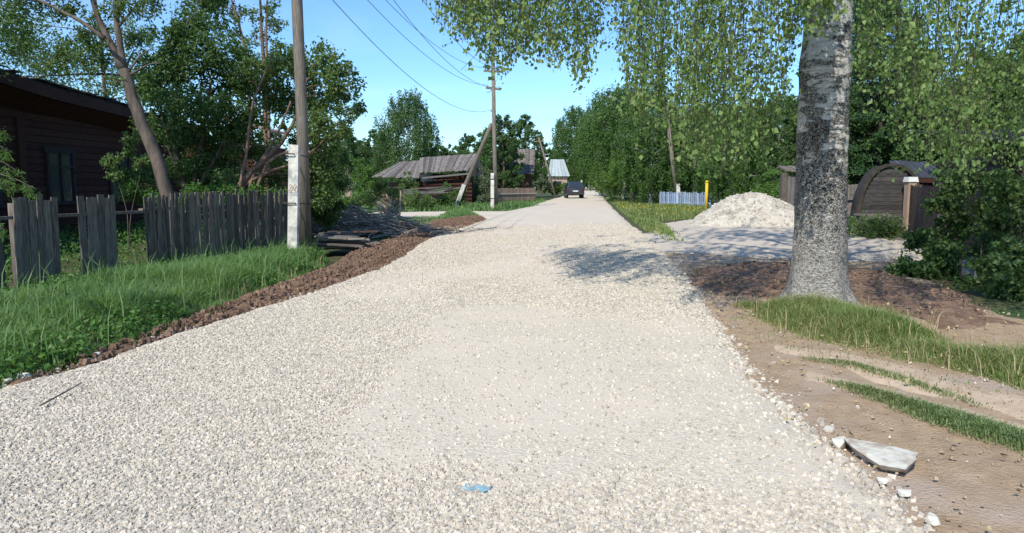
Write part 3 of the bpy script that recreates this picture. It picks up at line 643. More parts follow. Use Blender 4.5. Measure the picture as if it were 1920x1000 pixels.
# scratched marks cut in the bark, brown rings and strokes
sc = MB()
def on_bark(px, py, out=.0):
    d = np.array(ray(px, py)); d /= np.linalg.norm(d); o = np.array((0, 0, CAMH)); z = 0; t = 8.
    z = CAMH + (BY - .34) / d[1] * d[2]; rr = .335 - .004 * z; cx = BX - .03 + .012 * math.sin(z * 1.3) - .008 * z; cy = BY + .05 * math.sin(z * .8)
    A = d[0] ** 2 + d[1] ** 2; B = -2 * (d[0] * cx + d[1] * cy); C_ = cx * cx + cy * cy - (rr + out) ** 2; t = (-B - math.sqrt(max(0, B * B - 4 * A * C_))) / (2 * A)
    return o + d * t
ring = lambda cx, cy, a, b, n=14, s=0, e=6.283: [on_bark(cx + a * math.cos(s + (e - s) * i / n), cy + b * math.sin(s + (e - s) * i / n)) for i in range(n + 1)]
sc.tube(ring(1530, 240, 10, 11), .007, 5, wob=.6); sc.tube(ring(1514, 234, 4, 6, 8), .005, 5, wob=.6); sc.tube(ring(1547, 234, 4, 7, 9, 1.2, 5), .005, 5, wob=.6)
sc.tube([on_bark(1531, y) for y in (250, 262, 276, 290)], .006, 5, wob=.6); sc.tube([on_bark(1552, y) for y in (228, 240, 252)], .004, 5, wob=.6); sc.tube([on_bark(1524 + i, 264 + i) for i in (0, 6, 12)], .004, 5)
part('bark_carving', sc, M['bark_pink'], birch, label='brown scratched ring and strokes in the bark')
wp = MB()
for (x, y, s) in ((1548, 496, 1), (1562, 497, 1.2)):
    cc2 = on_bark(x, y, -.012); wp.add(*(lambda a: (np.array(a), None, [(0, i + 1, (i + 1) % 10 + 1) for i in range(10)]))([on_bark(x, y, .012)] + [on_bark(x + 6 * s * math.cos(k * .628) * (1 + .3 * math.sin(k * 2.3)), y + 9 * s * math.sin(k * .628), -.002) for k in range(10)]), tint=.5)
part('paint_daub', wp, M['white_paint'], birch, label='two small daubs of white paint low on the trunk')

# ------------------------------------------------------------------ left fence
fA = np.array(G(-70, 568)); fB = np.array(G(545, 468)); fd = (fB - fA) / np.linalg.norm(fB - fA); fn = np.array([-fd[1], fd[0]])
def fpos(px):   # distance along the fence where it crosses pixel column px
    k = (px - 960) / F / ray(px, 430)[1]; return (k * fA[1] - fA[0]) / (fd[0] - k * fd[1])
fence = thing('picket_fence', (*fA, 0), 'old dark grey wooden picket fence with gaps along the left verge', 'fence')
def picket(mb, s, h, wd, lean, off=0):
    b = fA + fd * s + fn * off; t = fA + fd * (s + lean) + fn * (off + random.uniform(-.02, .02))
    mb.beam((*b, -.05), (*t, h), wd, .02, up=(*fn, 0))
for (xa, xb, stp, wd) in ((-70, 8, .125, .11), (30, 108, .122, .112), (157, 218, .125, .115), (276, 545, .092, .068)):
    mb = MB(); sa, sb = fpos(xa), fpos(xb); s = sa
    while s <= sb:
        picket(mb, s, random.uniform(1.33, 1.43), wd * random.uniform(.8, 1.15), random.uniform(-.035, .035)); s += stp * random.uniform(.88, 1.15)
    part('picket_panel', mb, M['dark_wood'], fence)
for (xa, xb, h1, h2) in ((-70, 285, 1.10, 1.08), (270, 548, 1.12, 1.14), (270, 548, .42, .40)):
    mb = MB(); a = fA + fd * fpos(xa) + fn * .05; b = fA + fd * fpos(xb) + fn * .05; mb.beam((*a, h1), (*b, h2), .045, .09 if h1 > 1 else .06, up=(*fn, 0)); part('rail', mb, M['dark_wood'], fence)
for px in (40, 168, 300, 400, 530):
    b = fA + fd * fpos(px) + fn * .13; part('post', MB().tube([(*b, -.2), (*b, 1.3)], .06, 8), M['dark_wood'], fence, True)

# ------------------------------------------------------------------ poles and wires
p1 = thing('utility_pole', (*G(574, 478), 0), 'tall wooden pole clamped to a white concrete stub marked 20 by the fence', 'utility pole')
x, y = G(574, 478)
p1p = [(x, y, .28), (x - .0, y, 3), (x - .03, y, 6), (x - .05, y, 9.2)]
part('shaft', MB().tube(p1p, [.135, .125, .115, .095], 14, wob=.05), M['pole_wood'], p1, True)
sx, sy = G(548, 485); tpx = P(551, 272, sy)
mb = MB(); mb.beam((sx, sy, -.4), (tpx[0], sy + .05, tpx[2]), .20, .17, up=(0, 1, 0)); stub = part('concrete_stub', mb, M['concrete'], p1)
dg = MB()
def stroke(pts_, wd=.009):
    pp = [P(q[0], q[1], sy - .092) for q in pts_]
    for a, b in zip(pp[:-1], pp[1:]): dg.beam(a, b, wd, .004, up=(0, 1, 0))
stroke([(541.8, 349.5), (543, 346.6), (545.6, 346.6), (546.6, 349.4), (545.6, 352.2), (541.6, 358), (547, 358)]); stroke([(553, 346.3), (550.4, 348.6), (550.2, 355.4), (552.6, 358), (555.2, 355.4), (555.4, 348.8), (553, 346.3)])
part('number', dg, M['red_ink'], stub)
for zy in (289, 381):
    z = P(560, zy, sy)[2]; mb = MB(); q = [(sx - .13, sy - .10, z), (sx + .12, sy - .10, z), (x + .145, y - .06, z - .04), (x + .12, y + .13, z - .03), (x - .1, y + .15, z), (sx - .13, sy + .09, z + .02), (sx - .13, sy - .10, z)]
    mb.tube(q, .014, 6); part('strap', mb, M['rust'], p1)
part('crossarm', MB().beam((x - .75, y, 8.3), (x + .75, y, 8.35), .09, .11), M['pole_wood'], p1); part('crossarm', MB().beam((x - .5, y, 7.5), (x + .5, y, 7.55), .09, .11), M['pole_wood'], p1)
ATT1 = [(x - .7, y, 8.5), (x + .7, y, 8.55), (x - .45, y, 7.7), (x + .45, y, 7.75), (x + .14, y, 6.15)]
for a in ATT1: part('insulator', MB().tube([(a[0], a[1], a[2] - .12), (a[0], a[1], a[2] - .05), (a[0], a[1], a[2] + .03)], [.03, .05, .03], 8), M['glaze'], p1, True)

x2, y2 = G(924, 393); pole2 = thing('utility_pole', (x2, y2, 0), 'dark pole on a concrete stub at the side road corner with a slanting brace', 'utility pole')
b0 = P(929, 380, y2); t0 = P(924, 78, y2)
part('shaft', MB().tube([(b0[0] + .02, y2, .3), ((b0[0] + t0[0]) / 2, y2, 4.5), (t0[0], y2, t0[2])], [.14, .12, .09], 10), M['pole_wood'], pole2, True)
a = P(923.5, 325, y2); part('concrete_stub', MB().beam((x2 - .02, y2 - .25, -.3), (a[0], y2 - .22, a[2]), .2, .2, up=(0, 1, 0)), M['concrete'], pole2)
for zy in (336, 372): z = P(924, zy, y2)[2]; part('strap', MB().tube([(x2 - .13, y2 - .36, z), (x2 + .12, y2 - .36, z), (x2 + .33, y2 + .12, z), (x2 - .02, y2 + .16, z), (x2 - .13, y2 - .36, z)], .02, 5), M['rust'], pole2)
bt = P(923, 232, y2); bb = (0, 46.0); k = P(861, 376, 45.8)
part('brace', MB().tube(curve(k, (bt[0] - .05, y2 + .1, bt[2]), 0, 5), [.15, .14, .13, .12, .10], 9), M['pole_wood'], pole2, True)
k2 = P(870, 347, 45.3); k1 = P(854, 391, 45.9); part('brace_stub', MB().beam((k1[0], 45.6, -.1), (k2[0], 45.2, k2[2]), .24, .26, up=(0, 1, 0)), M['concrete'], pole2)
ATT2 = [P(q[0], q[1], y2) for q in ((910, 128), (940, 130), (914, 160), (936, 163), (921, 206))]
for i in (0, 2): part('crossarm', MB().beam((ATT2[i][0] - .1, y2, ATT2[i][2] - .15), (ATT2[i + 1][0] + .1, y2, ATT2[i + 1][2] - .15), .09, .11), M['pole_wood'], pole2)
for a in ATT2: part('insulator', MB().tube([(a[0], a[1], a[2] - .12), (a[0], a[1], a[2] - .05), (a[0], a[1], a[2] + .03)], [.03, .055, .03], 6), M['glaze'], pole2, True)
mb = MB(); mb.tube(curve((t0[0], y2, P(0, 165, y2)[2]), P(912, 173, y2), -.1, 5), .015, 5); part('bracket', mb, M['rust'], pole2)
for (a, b, sg, lab) in zip(ATT1, ATT2, (-1.05, -1.15, -1.0, -1.2, -1.1), ('top left overhead wire between the two poles', 'top right overhead wire between the two poles', 'overhead wire on the left end of the lower crossarm', 'overhead wire on the right end of the lower crossarm', 'lowest overhead wire, sagging below the others to the corner pole')):
    single('overhead_wire', MB().tube(curve(a, b, sg, 24), .0095, 5), M['wire'], lab, 'wire', 'overhead wires between the poles', smooth=True)
def lean_pole(base, top, Y, label, r=.11):
    a = P(*base, Y); b = P(*top, Y); t = thing('utility_pole', (a[0], Y, 0), label, 'utility pole')
    part('shaft', MB().tube([(a[0], Y, -.2), ((a[0] + b[0]) / 2 + .03, Y, b[2] / 2), (b[0], Y, b[2])], [r, r * .9, r * .7], 8), M['pole_wood'], t, True)
    part('crossarm', MB().beam((b[0] - .5, Y, b[2] - .4), (b[0] + .5, Y, b[2] - .35), .09, .1), M['pole_wood'], t)
    for s in (-.45, .45): part('insulator', MB().tube([(b[0] + s, Y, b[2] - .3), (b[0] + s, Y, b[2] - .2), (b[0] + s, Y, b[2] - .12)], [.03, .06, .03], 6), M['glaze'], t)
lean_pole((1043, 371), (1010, 258), 74, 'pale pole leaning left over the verge left of the car')
lean_pole((1129, 366), (1109, 220), 88, 'tall pale pole leaning left at the right road edge beyond the car')
lean_pole((1096, 350), (1088, 262), 150, 'distant thin pole above the roof of the car', .12)
for (px, py, Y, hh, lab) in ((1106, 338, 150, 2.2, 'short pale post at the road bend, left of its neighbour'), (1090, 340, 135, 2.0, 'short pale post close behind the car')):
    a = P(px, 350, Y); single('roadside_post', MB().tube([(a[0], Y, -.1), (a[0], Y, hh * .5), (a[0] + .03, Y, hh)], .16, 8), M['concrete'], lab, 'post', smooth=True, loc=(a[0], Y, 0))

# ------------------------------------------------------------------ left house (shaded side to the road, wall and frame colours darkened for it)
hx = -13.3; hb = thing('wooden_house', (hx, 22, 0), 'dark brown red wooden house with sagging roof behind the left fence', 'house')
mb = MB(); Y0, Y1 = 10.5, 30.2
mb.prism([(hx, Y0, -.2), (hx, Y1, -.2), (hx, Y1, 3.42), (hx, (Y0 + Y1) / 2, 3.66), (hx, Y0, 4.1)], (-7.2, 0, 0))
for i in range(17):      # plank courses
    z = .2 + i * .2; mb.box((hx + .012, (Y0 + Y1) / 2, z), (.03, Y1 - Y0 + .02, .17)); mb.box((hx - 3.6, Y0 - .012, z), (7.1, .03, .17))
part('wall', mb, M['red_wood'], hb)
for yc in (12.5, 15.5, 18.6, 21.9, 25.2):
    z0, z1 = 1.05, 2.45; mb = MB(); wv = .62
    for (dy, ww) in ((-wv, .12), (wv, .12), (0, .05)): mb.box((hx + .06, yc + dy, (z0 + z1) / 2), (.06, ww, z1 - z0 + .1))
    mb.box((hx + .06, yc, z1 + .08), (.075, 1.5, .16)); mb.box((hx + .06, yc, z0 - .06), (.08, 1.45, .1)); mb.box((hx + .058, yc, z1 - .4), (.05, 1.14, .05))
    f = part('window', mb, M['frame_dark'], hb); part('pane', MB().box((hx + .035, yc, (z0 + z1) / 2), (.02, 1.2, z1 - z0)), M['glass'], f)
part('corner_board', MB().box((hx + .04, Y1 - .12, 1.7), (.1, .28, 3.3)), M['red_wood'], hb); part('corner_board', MB().box((hx + .04, 20.2, 1.7), (.1, .28, 3.3)), M['red_wood'], hb)
# roof: sagging hipped slab with a deep boarded eave
ny = 26; ysr = np.linspace(Y0 - .8, Y1 + .7, ny)
sag = .062 * (25 - ysr) - .10 * np.sin(np.pi * (ysr - ysr[0]) / (ysr[-1] - ysr[0])) + .03 * np.cos((ysr - 10) * .9)
ev = hx + .75; rows = []
endf = np.clip((Y1 + .7 - ysr) / 3.6, 0, 1) ** .9
for dx, dz in ((0, 3.72), (0, 4.08), (-4.3, 4.5), (-8.8, 4.0)):
    s = sag + (0 if dx > -1 else (endf - 1) * (.4 if dx > -5 else 0)); rows.append(np.stack([np.full(ny, ev + dx), ysr, dz + s], 1))
mb = MB(); A = np.array(rows); mb.grid(A[:, :, 0], A[:, :, 1], A[:, :, 2])
for k in range(ny - 1):   # ragged roofing courses
    pass
part('roof', mb, M['black_roof'], hb)
mb = MB(); U_ = np.array([np.stack([np.full(ny, ev - .02), ysr, 3.70 + sag], 1), np.stack([np.full(ny, hx - .02), ysr, 3.36 + sag], 1)]); mb.grid(U_[:, :, 0], U_[:, :, 1], U_[:, :, 2])
mb.prism([(ev - .02, Y1 + .7, 3.7 + sag[-1]), (hx - 7, Y1 + .7, 3.7), (hx - 7, Y1, 3.2), (hx, Y1, 3.2)], (0, 0, -.04)); part('soffit', mb, M['red_wood'], hb)
mb = MB()
for k in range(ny - 1): mb.beam((ev + .03, ysr[k], 3.86 + sag[k]), (ev + .03, ysr[k + 1], 3.86 + sag[k + 1]), .04, .30)
part('fascia_board', mb, M['red_wood'], hb)
mb = MB()
for k in range(60): yk = random.uniform(Y0 - .6, Y1 + .5); zk = np.interp(yk, ysr, sag); L = random.uniform(.3, 1.0); mb.box((ev - .2, yk, 4.11 + zk + random.uniform(0, .04)), (.55, L, .025), ry=random.uniform(-.1, .12), rz=random.uniform(-.1, .1))
part('loose_roofing', mb, M['black_roof'], hb)['kind'] = 'stuff'
# lean-to roof patch in rusty red at its far end
rd = thing('garden_shed', (-11.6, 33, 0), 'low shed with rusty red roof just past the end of the dark house', 'shed')
part('wall', MB().box((-12.6, 34, 1.6), (3.4, 4, 3.2)), M['red_wood'], rd); part('roof', MB().prism([(-14.6, 31.7, 4.9), (-10.6, 31.7, 3.8), (-10.6, 36.3, 3.8), (-14.6, 36.3, 4.9)], (0, 0, .1)), M['pink_board'], rd)

# ------------------------------------------------------------------ ruined log house in the middle distance
def hip_house(): pass
LY = 52
lh = thing('log_house', (P(800, 350, LY)[0], LY, 0), 'collapsing log house with grey plank roof and red brown walls', 'house')
xl, xr = P(704, 330, LY)[0], P(893, 330, LY)[0]; xm = P(786, 330, LY)[0]
def boards(mb, a0, a1, b0, b1, n, jit=.05, th=.035, over=0):
    """planks from line a0-a1 (ridge) to line b0-b1 (eave)"""
    a0, a1, b0, b1 = [np.array(q, float) for q in (a0, a1, b0, b1)]
    for i in range(n):
        t0_, t1_ = (i + .04) / n, (i + .96) / n; e0 = random.uniform(-jit, jit); lift = random.uniform(0, .03)
        p = [a0 + (a1 - a0) * t0_, a0 + (a1 - a0) * t1_, b0 + (b1 - b0) * t1_, b0 + (b1 - b0) * t0_]
        d = unit(p[3] - p[0]); p[2] = p[2] + d * e0; p[3] = p[3] + d * e0
        mb.prism([q + np.array([0, 0, lift]) for q in p], (0, 0, th))
mb = MB(); boards(mb, P(787, 297, LY + 3), P(900, 289, LY + 3), P(786, 325, LY - .6), P(878, 321, LY - .6), 30, .12); part('roof', mb, M['roof_wood'], lh, label='grey plank roof slope over the main room')
mb = MB(); boards(mb, P(750, 305, LY + 3), P(790, 302, LY + 3), P(698, 333, LY - .6), P(786, 334, LY - .6), 22, .15); part('roof', mb, M['roof_wood'], lh, label='lower darker broken roof slope on the left')
mb = MB()
for i in range(8): z = .15 + i * .26; mb.tube([(xm - .2, LY, z), (xr - .3, LY, z)], .13, 8, wob=.05)
mb.box(((xm + xr) / 2, LY + 2.8, 1.1), (xr - xm - 1, 5.4, 2.2)); part('wall', mb, M['red_wood'], lh)
mb = MB()
for i in range(5): z = .15 + i * .26; mb.tube([(xl + .4, LY + .3, z), (xm - .3, LY + .2, z)], .12, 8, wob=.05)
mb.box(((xl + xm) / 2 + .2, LY + 3, .8), (xm - xl - .8, 5, 1.6)); part('wall', mb, M['log_wood'], lh)
mb = MB(); q = [P(895, 291, LY + 2.5), P(905, 330, LY + 4.5), P(878, 331, LY - .5)]; mb.prism(q, (.08, 0, 0)); part('gable', mb, M['pink_board'], lh)
mb = MB(); mb.beam(P(792, 334, LY - .5), P(878, 326, LY - .5), .1, .12); part('eave_beam', mb, M['grey_wood'], lh)
part('window', MB().box((*P(800, 334, LY)[:1], LY - .14, P(800, 334, LY)[2]), (.9, .08, .6)), M['glass'], lh)

# plank heap before the log house, fences
for i in range(11):
    a = P(random.uniform(752, 800), random.uniform(351, 374), 44 + i * .4); b = P(random.uniform(830, 872), random.uniform(349, 374), 44.4 + i * .4)
    o = single('weathered_plank', MB().beam((a[0], a[1], max(.08, a[2])), (b[0], b[1], max(.08, b[2])), .22, .05), M['grey_wood'], 'long grey weathered plank in the heap before the log house', 'plank', 'planks heaped before the log house')
def board_fence(name, pa, pb, Ya, Yb, zt, mat, label, stepw=.16, gap=.02, rail=None, hvar=.03):
    a = np.array(P(pa, 370, Ya)[:2]); b = np.array(P(pb, 370, Yb)[:2]); L = np.linalg.norm(b - a); d = (b - a) / L; nrm = np.array([-d[1], d[0]])
    t = thing(name, (*a, 0), label, 'fence'); mb = MB(); s = 0
    while s < L:
        q = a + d * s; h = zt + random.uniform(-hvar, hvar); mb.beam((*q, .02), (*(q + d * random.uniform(-.02, .02)), h), stepw - gap, .025, up=(*nrm, 0)); s += stepw
    part('board_panel', mb, M[mat], t)
    for z in (zt * .3, zt * .78): part('rail', MB().beam((*(a + nrm * .04), z), (*(b + nrm * .04), z), .05, .07), M[mat], t)
    k = max(2, int(L / 2.5))
    for i in range(k + 1): q = a + d * L * i / k + nrm * .1; part('post', MB().box((*q, zt / 2), (.11, .11, zt + .06)), M[mat], t)
    if rail:
        z = rail; part('cap_rail', MB().beam((*(a - nrm * .05), z), (*(b - nrm * .05), z), .03, .09), M['pale_board'], t)
    return t
board_fence('board_fence', 640, 706, 50, 48, 1.05, 'pink_board', 'pale pinkish board fence low behind bushes left of the log house', hvar=.06)
board_fence('board_fence', 932, 1005, 56, 60, 1.15, 'pink_board', 'brownish pink board fence with pale rail beside the corner pole', .14, .012, rail=.72)
board_fence('board_fence', 868, 924, 53, 55, .8, 'log_wood', 'brown low fence half hidden behind the slanting brace pole')
board_fence('blue_fence', 1238, 1330, 50, 47, .95, 'blue_paint', 'faded pale blue picket fence behind the yellow post', .17, .05, hvar=.05)

# second house, seen as a steep grey roof and dark gable
HY = 66; h2 = thing('gabled_house', (P(980, 370, HY)[0], HY, 0), 'dark wooden house with steep grey roof behind the pink board fence', 'house')
xa, xb = P(968, 330, HY)[0], P(1003, 330, HY)[0]
mb = MB(); mb.box(((xa + xb) / 2 - .8, HY + 2.2, 1.15), (xb - xa + 1.6 - .5, 4.2, 2.3)); mb.prism([(xb - .25, HY + .1, 2.3), (xb - .25, HY + 4.3, 2.3), (xb - .25, HY + 2.4, 4.4)], (-.1, 0, 0)); part('wall', mb, M['log_wood'], h2)
rt = P(1004, 281, HY + 2)[2]; re = P(1004, 327, HY - .4)[2]
mb = MB(); boards(mb, (xa - 1.4, HY + 2, rt), (xb + .1, HY + 2, rt), (xa - 1.4, HY - .6, re), (xb - .1, HY - .6, re), 20, .04); part('roof', mb, M['roof_wood'], h2)
mb = MB(); boards(mb, (xa - 1.4, HY + 2.1, rt), (xb + .1, HY + 2.1, rt), (xa - 1.4, HY + 4.8, re), (xb, HY + 4.8, re), 20, .04); part('roof', mb, M['roof_wood'], h2)
part('window', MB().box((xb - .215, HY + 2.2, 1.4), (.06, .8, .9)), M['glass'], h2)
FY = 115; xa, xb = P(1029, 330, FY)[0], P(1066, 330, FY)[0]; h3 = thing('far_house', ((xa + xb) / 2, FY, 0), 'distant low house with pale grey green roof left of the car', 'house')
part('wall', MB().box(((xa + xb) / 2, FY + 3, 1.2), (xb - xa - .4, 5.5, 2.4)), M['pink_board'], h3)
rt, re = P(1040, 300, FY + 3)[2], P(1040, 331, FY)[2]; mb = MB(); boards(mb, (xa + .4, FY + 3, rt), (xb - .5, FY + 3, rt), (xa - .2, FY - .3, re), (xb + .2, FY - .3, re), 6, 0, .06); boards(mb, (xa + .4, FY + 3.1, rt), (xb - .5, FY + 3.1, rt), (xa, FY + 6.5, re), (xb, FY + 6.5, re), 6, 0, .06)
part('roof', mb, M['green_roof'], h3)
part('window', MB().box(((xa + xb) / 2, FY + .22, 1.3), (.9, .06, .9)), M['glass'], h3)

# ------------------------------------------------------------------ car
CY = 70.5; cxw = P(1079, 370, CY)[0]; car = thing('parked_car', (cxw, CY, 0), 'dark blue boxy estate car seen from behind on the gravel road', 'car')
cw = 1.68; gz0 = .045
side = [(0, .42), (-.04, .75), (0, 1.0), (.28, 1.48), (.5, 1.56), (1.9, 1.58), (2.2, 1.5), (2.85, 1.02), (3.9, .93), (4.08, .72), (4.06, .38), (3.7, .3), (.35, .32)]
def shell(prof, w0, taper_z, mb, top=1.6, inset=.2):
    n = len(prof); xs = []
    for s in (-1, 1):
        xs.append([(cxw + s * (w0 / 2 - (inset * max(0, z - taper_z) / (top - taper_z))), CY + yv, z + gz0) for yv, z in prof])
    v = np.array(xs[0] + xs[1] + [tuple(np.mean(xs[0], 0)), tuple(np.mean(xs[1], 0))]); i = np.arange(n); j = (i + 1) % n
    mb.add(v, np.stack([i, j, j + n, i + n], -1), np.concatenate([np.stack([j, i, np.full(n, 2 * n)], -1), np.stack([i + n, j + n, np.full(n, 2 * n + 1)], -1)]), tint=.5)
body = MB(); shell(side, cw, .95, body); bo = part('body', body, M['car'], car)
bo.modifiers.new('bevel', 'BEVEL').width = .045; bo.modifiers['bevel'].segments = 3
def quadp(pts_, th=(0, -.02, 0)): return MB().prism(pts_, th)
g = gz0
part('rear_window', quadp([(cxw - .62, CY + .015, 1.06 + g), (cxw + .62, CY + .015, 1.06 + g), (cxw + .54, CY + .235, 1.43 + g), (cxw - .54, CY + .235, 1.43 + g)], (0, -.02, .01)), M['glass'], car)
for s in (-1, 1):
    part('tail_light', MB().box((cxw + s * .71, CY - .03, .84 + g), (.17, .05, .3)), M['tail_red'], car)
    part('side_window', quadp([(cxw + s * .835, CY + .4, 1.05 + g), (cxw + s * .835, CY + 2.6, 1.05 + g), (cxw + s * .715, CY + 2.1, 1.45 + g), (cxw + s * .715, CY + .5, 1.45 + g)], (s * .012, 0, 0)), M['glass'], car)
    part('mirror', MB().box((cxw + s * .92, CY + 2.5, 1.08 + g), (.16, .1, .13)), M['car'], car)
    for yv in (.75, 3.2):
        mb = MB(); cx_ = cxw + s * (cw / 2 - .1); mb.tube([(cx_ - .1, CY + yv, .31 + g), (cx_ - .085, CY + yv, .31 + g), (cx_ + .085, CY + yv, .31 + g), (cx_ + .1, CY + yv, .31 + g)], [.27, .31, .31, .27], 20)
        wv = part('wheel', mb, M['rubber'], car); mb = MB(); mb.tube([(cx_ + s * .09, CY + yv, .31 + g), (cx_ + s * .106, CY + yv, .31 + g)], .19, 16); part('rim', mb, M['rim'], wv)
part('bumper', MB().box((cxw, CY - .07, .5 + g), (1.66, .14, .2)), M['rubber'], car)
part('licence_plate', MB().box((cxw, CY - .055, .72 + g), (.5, .02, .11)), M['plate'], car)
mb = MB()
for yv in (.7, 1.7): mb.tube([(cxw - .66, CY + yv, 1.6 + g), (cxw - .64, CY + yv, 1.7 + g), (cxw + .64, CY + yv, 1.7 + g), (cxw + .66, CY + yv, 1.6 + g)], .018, 6)
for s in (-.55, -.2, .2, .55): mb.tube([(cxw + s, CY + .4, 1.73 + g), (cxw + s, CY + 2.0, 1.73 + g)], .015, 6)
part('roof_rack', mb, M['rubber'], car)

# ------------------------------------------------------------------ limestone heap, yellow post, pole stub
px0, py0 = G(1420, 424); HR = 2.12
th = np.linspace(0, 2 * math.pi, 141); rr = np.linspace(0, 1.15, 80); T_, R_ = np.meshgrid(th, rr)
RR = HR * (1 + .12 * np.cos(T_ * 2 + .5) + .08 * np.cos(T_ * 3 + 1))
X_ = px0 + R_ * RR * np.cos(T_); Y_ = py0 + .9 + R_ * RR * np.sin(T_) * .9
hgt = 1.45 * (np.clip(1 - R_, 0, 1) ** .8) * (1 - .12 * np.exp(-(R_ / .3) ** 2)) + .30 * (fbm(X_ * 1.6, Y_ * 1.6, 4, 51) - .5) * np.clip(1.1 - R_, 0, 1) * 1.4 + .10 * (fbm(X_ * 7, Y_ * 7, 4, 52) - .5) * np.clip((1.1 - R_) * 3, 0, 1)
Z_ = np.where(R_ < 1, hgt, -.06 - (R_ - 1) * .3); Z_[:, -1] = Z_[:, 0]
M['heap'] = nmat('crushed_limestone', (.60, .55, .455), (.48, .43, .355), 6, .95, .03, .06, bscale=20, c3=(.38, .335, .28), s3=3.2)
hp = thing('gravel_heap', (px0, py0 + .9, 0), 'tall pale heap of crushed limestone dumped beside the birch', 'gravel heap')
part('mound', MB().grid(X_, Y_, Z_), M['heap'], hp, True)
q = RNG.random((3200, 2)); th = q[:, 0] * 6.283; rq = q[:, 1] ** .55 * 1.06; Rq = HR * (1 + .12 * np.cos(th * 2 + .5) + .08 * np.cos(th * 3 + 1))
xq = px0 + rq * Rq * np.cos(th); yq = py0 + .9 + rq * Rq * np.sin(th) * .9
hq = np.where(rq < 1, 1.45 * np.clip(1 - rq, 0, 1) ** .8 * (1 - .12 * np.exp(-(rq / .3) ** 2)) + .30 * (fbm(xq * 1.6, yq * 1.6, 4, 51) - .5) * np.clip(1.1 - rq, 0, 1) * 1.4, -.0)
o = part('lumps', stones(np.stack([xq, yq], 1), hq, .02 + .09 * RNG.random(3200) ** 5), M['heap'], hp); o['kind'] = 'stuff'
yx, yy0 = G(1324, 394); yp = thing('gas_marker_post', (yx, yy0, 0), 'bright yellow post at the corner of the blue fence', 'post')
part('shaft', MB().tube([(yx, yy0, -.1), (yx, yy0, 1.6)], .085, 16), M['yellow'], yp, True); part('cap', MB().tube([(yx, yy0, 1.585), (yx, yy0, 1.66), (yx, yy0, 1.7)], [.105, .1, .05], 16), M['yellow'], yp, True)
YS = 49; a = P(1273, 384, YS); b = P(1271, 345, YS); c_ = P(1262, 300, YS)
ps_ = thing('utility_pole', (a[0], YS, 0), 'leaning grey pole on a whitish stub before the blue fence', 'utility pole')
part('concrete_stub', MB().beam((a[0], YS, -.2), (b[0], YS, b[2]), .22, .22, up=(0, 1, 0)), M['concrete'], ps_)
part('shaft', MB().tube([(b[0] - .0, YS + .2, .8), (c_[0], YS + .2, c_[2]), (c_[0] - .5, YS + .2, c_[2] + 3.6)], [.15, .14, .10], 9), M['pole_wood'], ps_, True)

# ------------------------------------------------------------------ right yard: shed, arched gable, fence, house
SY = 28
sh = thing('grey_shed', (P(1482, 380, SY)[0], SY, 0), 'grey board shed peeking out between the limestone heap and the birch', 'shed')
xa, xb = P(1469, 330, SY)[0], P(1560, 330, SY)[0]
mb = MB()
for i in range(12): mb.box((xa + .07 + i * .145, SY, .95), (.135, .03, 1.75 + random.uniform(-.05, .05)))
mb.box(((xa + xb) / 2 + .1, SY + .5, .95), (xb - xa - .3, .9, 1.8)); part('wall', mb, M['grey_wood'], sh)
mb = MB(); boards(mb, (xa + .05, SY + .8, 2.15), (xb + .1, SY + .8, 2.15), (xa + .0, SY - .2, 1.98), (xb + .1, SY - .25, 1.98), 10, .05, .07); part('roof', mb, M['dark_wood'], sh)
part('corner_post', MB().box((xa, SY - .05, .95), (.2, .2, 2.0)), M['dark_wood'], sh)
pn = thing('leaning_board_panel', (P(1600, 400, 26)[0], 26, 0), 'pale grey board panel leaning between the birch and the arched gable', 'panel')
mb = MB(); L0 = P(1578, 405, 26)[0]
for i in range(5): mb.beam((L0 + i * .11, 26, .1), (L0 + .12 + i * .135, 26.1, 1.5 + .01 * i), .115, .02, up=(0, 1, 0))
part('boards', mb, M['roof_wood'], pn); part('batten', MB().beam((L0 - .05, 25.95, 1.0), (L0 + .72, 25.98, 1.05), .03, .07), M['grey_wood'], pn)
AY = 24.5; xa, xb = P(1603, 400, AY)[0], P(1703, 400, AY)[0]; ca = (xa + xb) / 2 + .25; ra = (xb - xa) / 2 + .12; zt = P(1665, 313, AY)[2]
ar = thing('arched_cellar', (ca, AY, 0), 'dark wooden cellar front with rounded arched top beside the brown fence', 'shed')
mb = MB(); nb = 15
for i in range(nb):
    z = .05 + (zt - .1) * i / nb; hw = ra * math.sqrt(max(.02, 1 - ((z + .05) / zt) ** 2.2)); mb.box((ca, AY, z + .055), (2 * hw, .05, (zt - .1) / nb - .012))
part('plank_front', mb, M['cellar_wood'], ar)
an = np.linspace(math.pi, 0, 18); path = np.array([(ca + (ra + .08) * math.cos(t) * abs(math.cos(t)) ** -.15 if abs(math.cos(t)) > .05 else ca, AY - .05, max(0, (zt + .06) * math.sin(t) ** .85)) for t in an])
mb = MB(); [mb.beam(path[i], path[i + 1], .10, .12, up=(0, 1, 0)) for i in range(len(path) - 1)]; part('arch_trim', mb, M['bark_dark'], ar)
mb = MB(); PX, PY = np.meshgrid(np.arange(18), (0, .55)); mb.grid(path[PX, 0], path[PX, 1] + PY, path[PX, 2]); part('roof', mb, M['black_roof'], ar)
bn = thing('wooden_bench', (P(1636, 415, 22.5)[0], 22.5, 0), 'low grey wooden bench in front of the arched cellar', 'bench'); bx = bn.location[0]
part('seat', MB().box((bx, 22.5, .62), (.98, .36, .05)), M['roof_wood'], bn); part('apron', MB().box((bx, 22.34, .53), (.86, .03, .1)), M['grey_wood'], bn)
for s in (-1, 1):
    for d_ in (-.12, .12): part('leg', MB().box((bx + s * .42, 22.5 + d_, .28), (.07, .07, .62)), M['grey_wood'], bn)
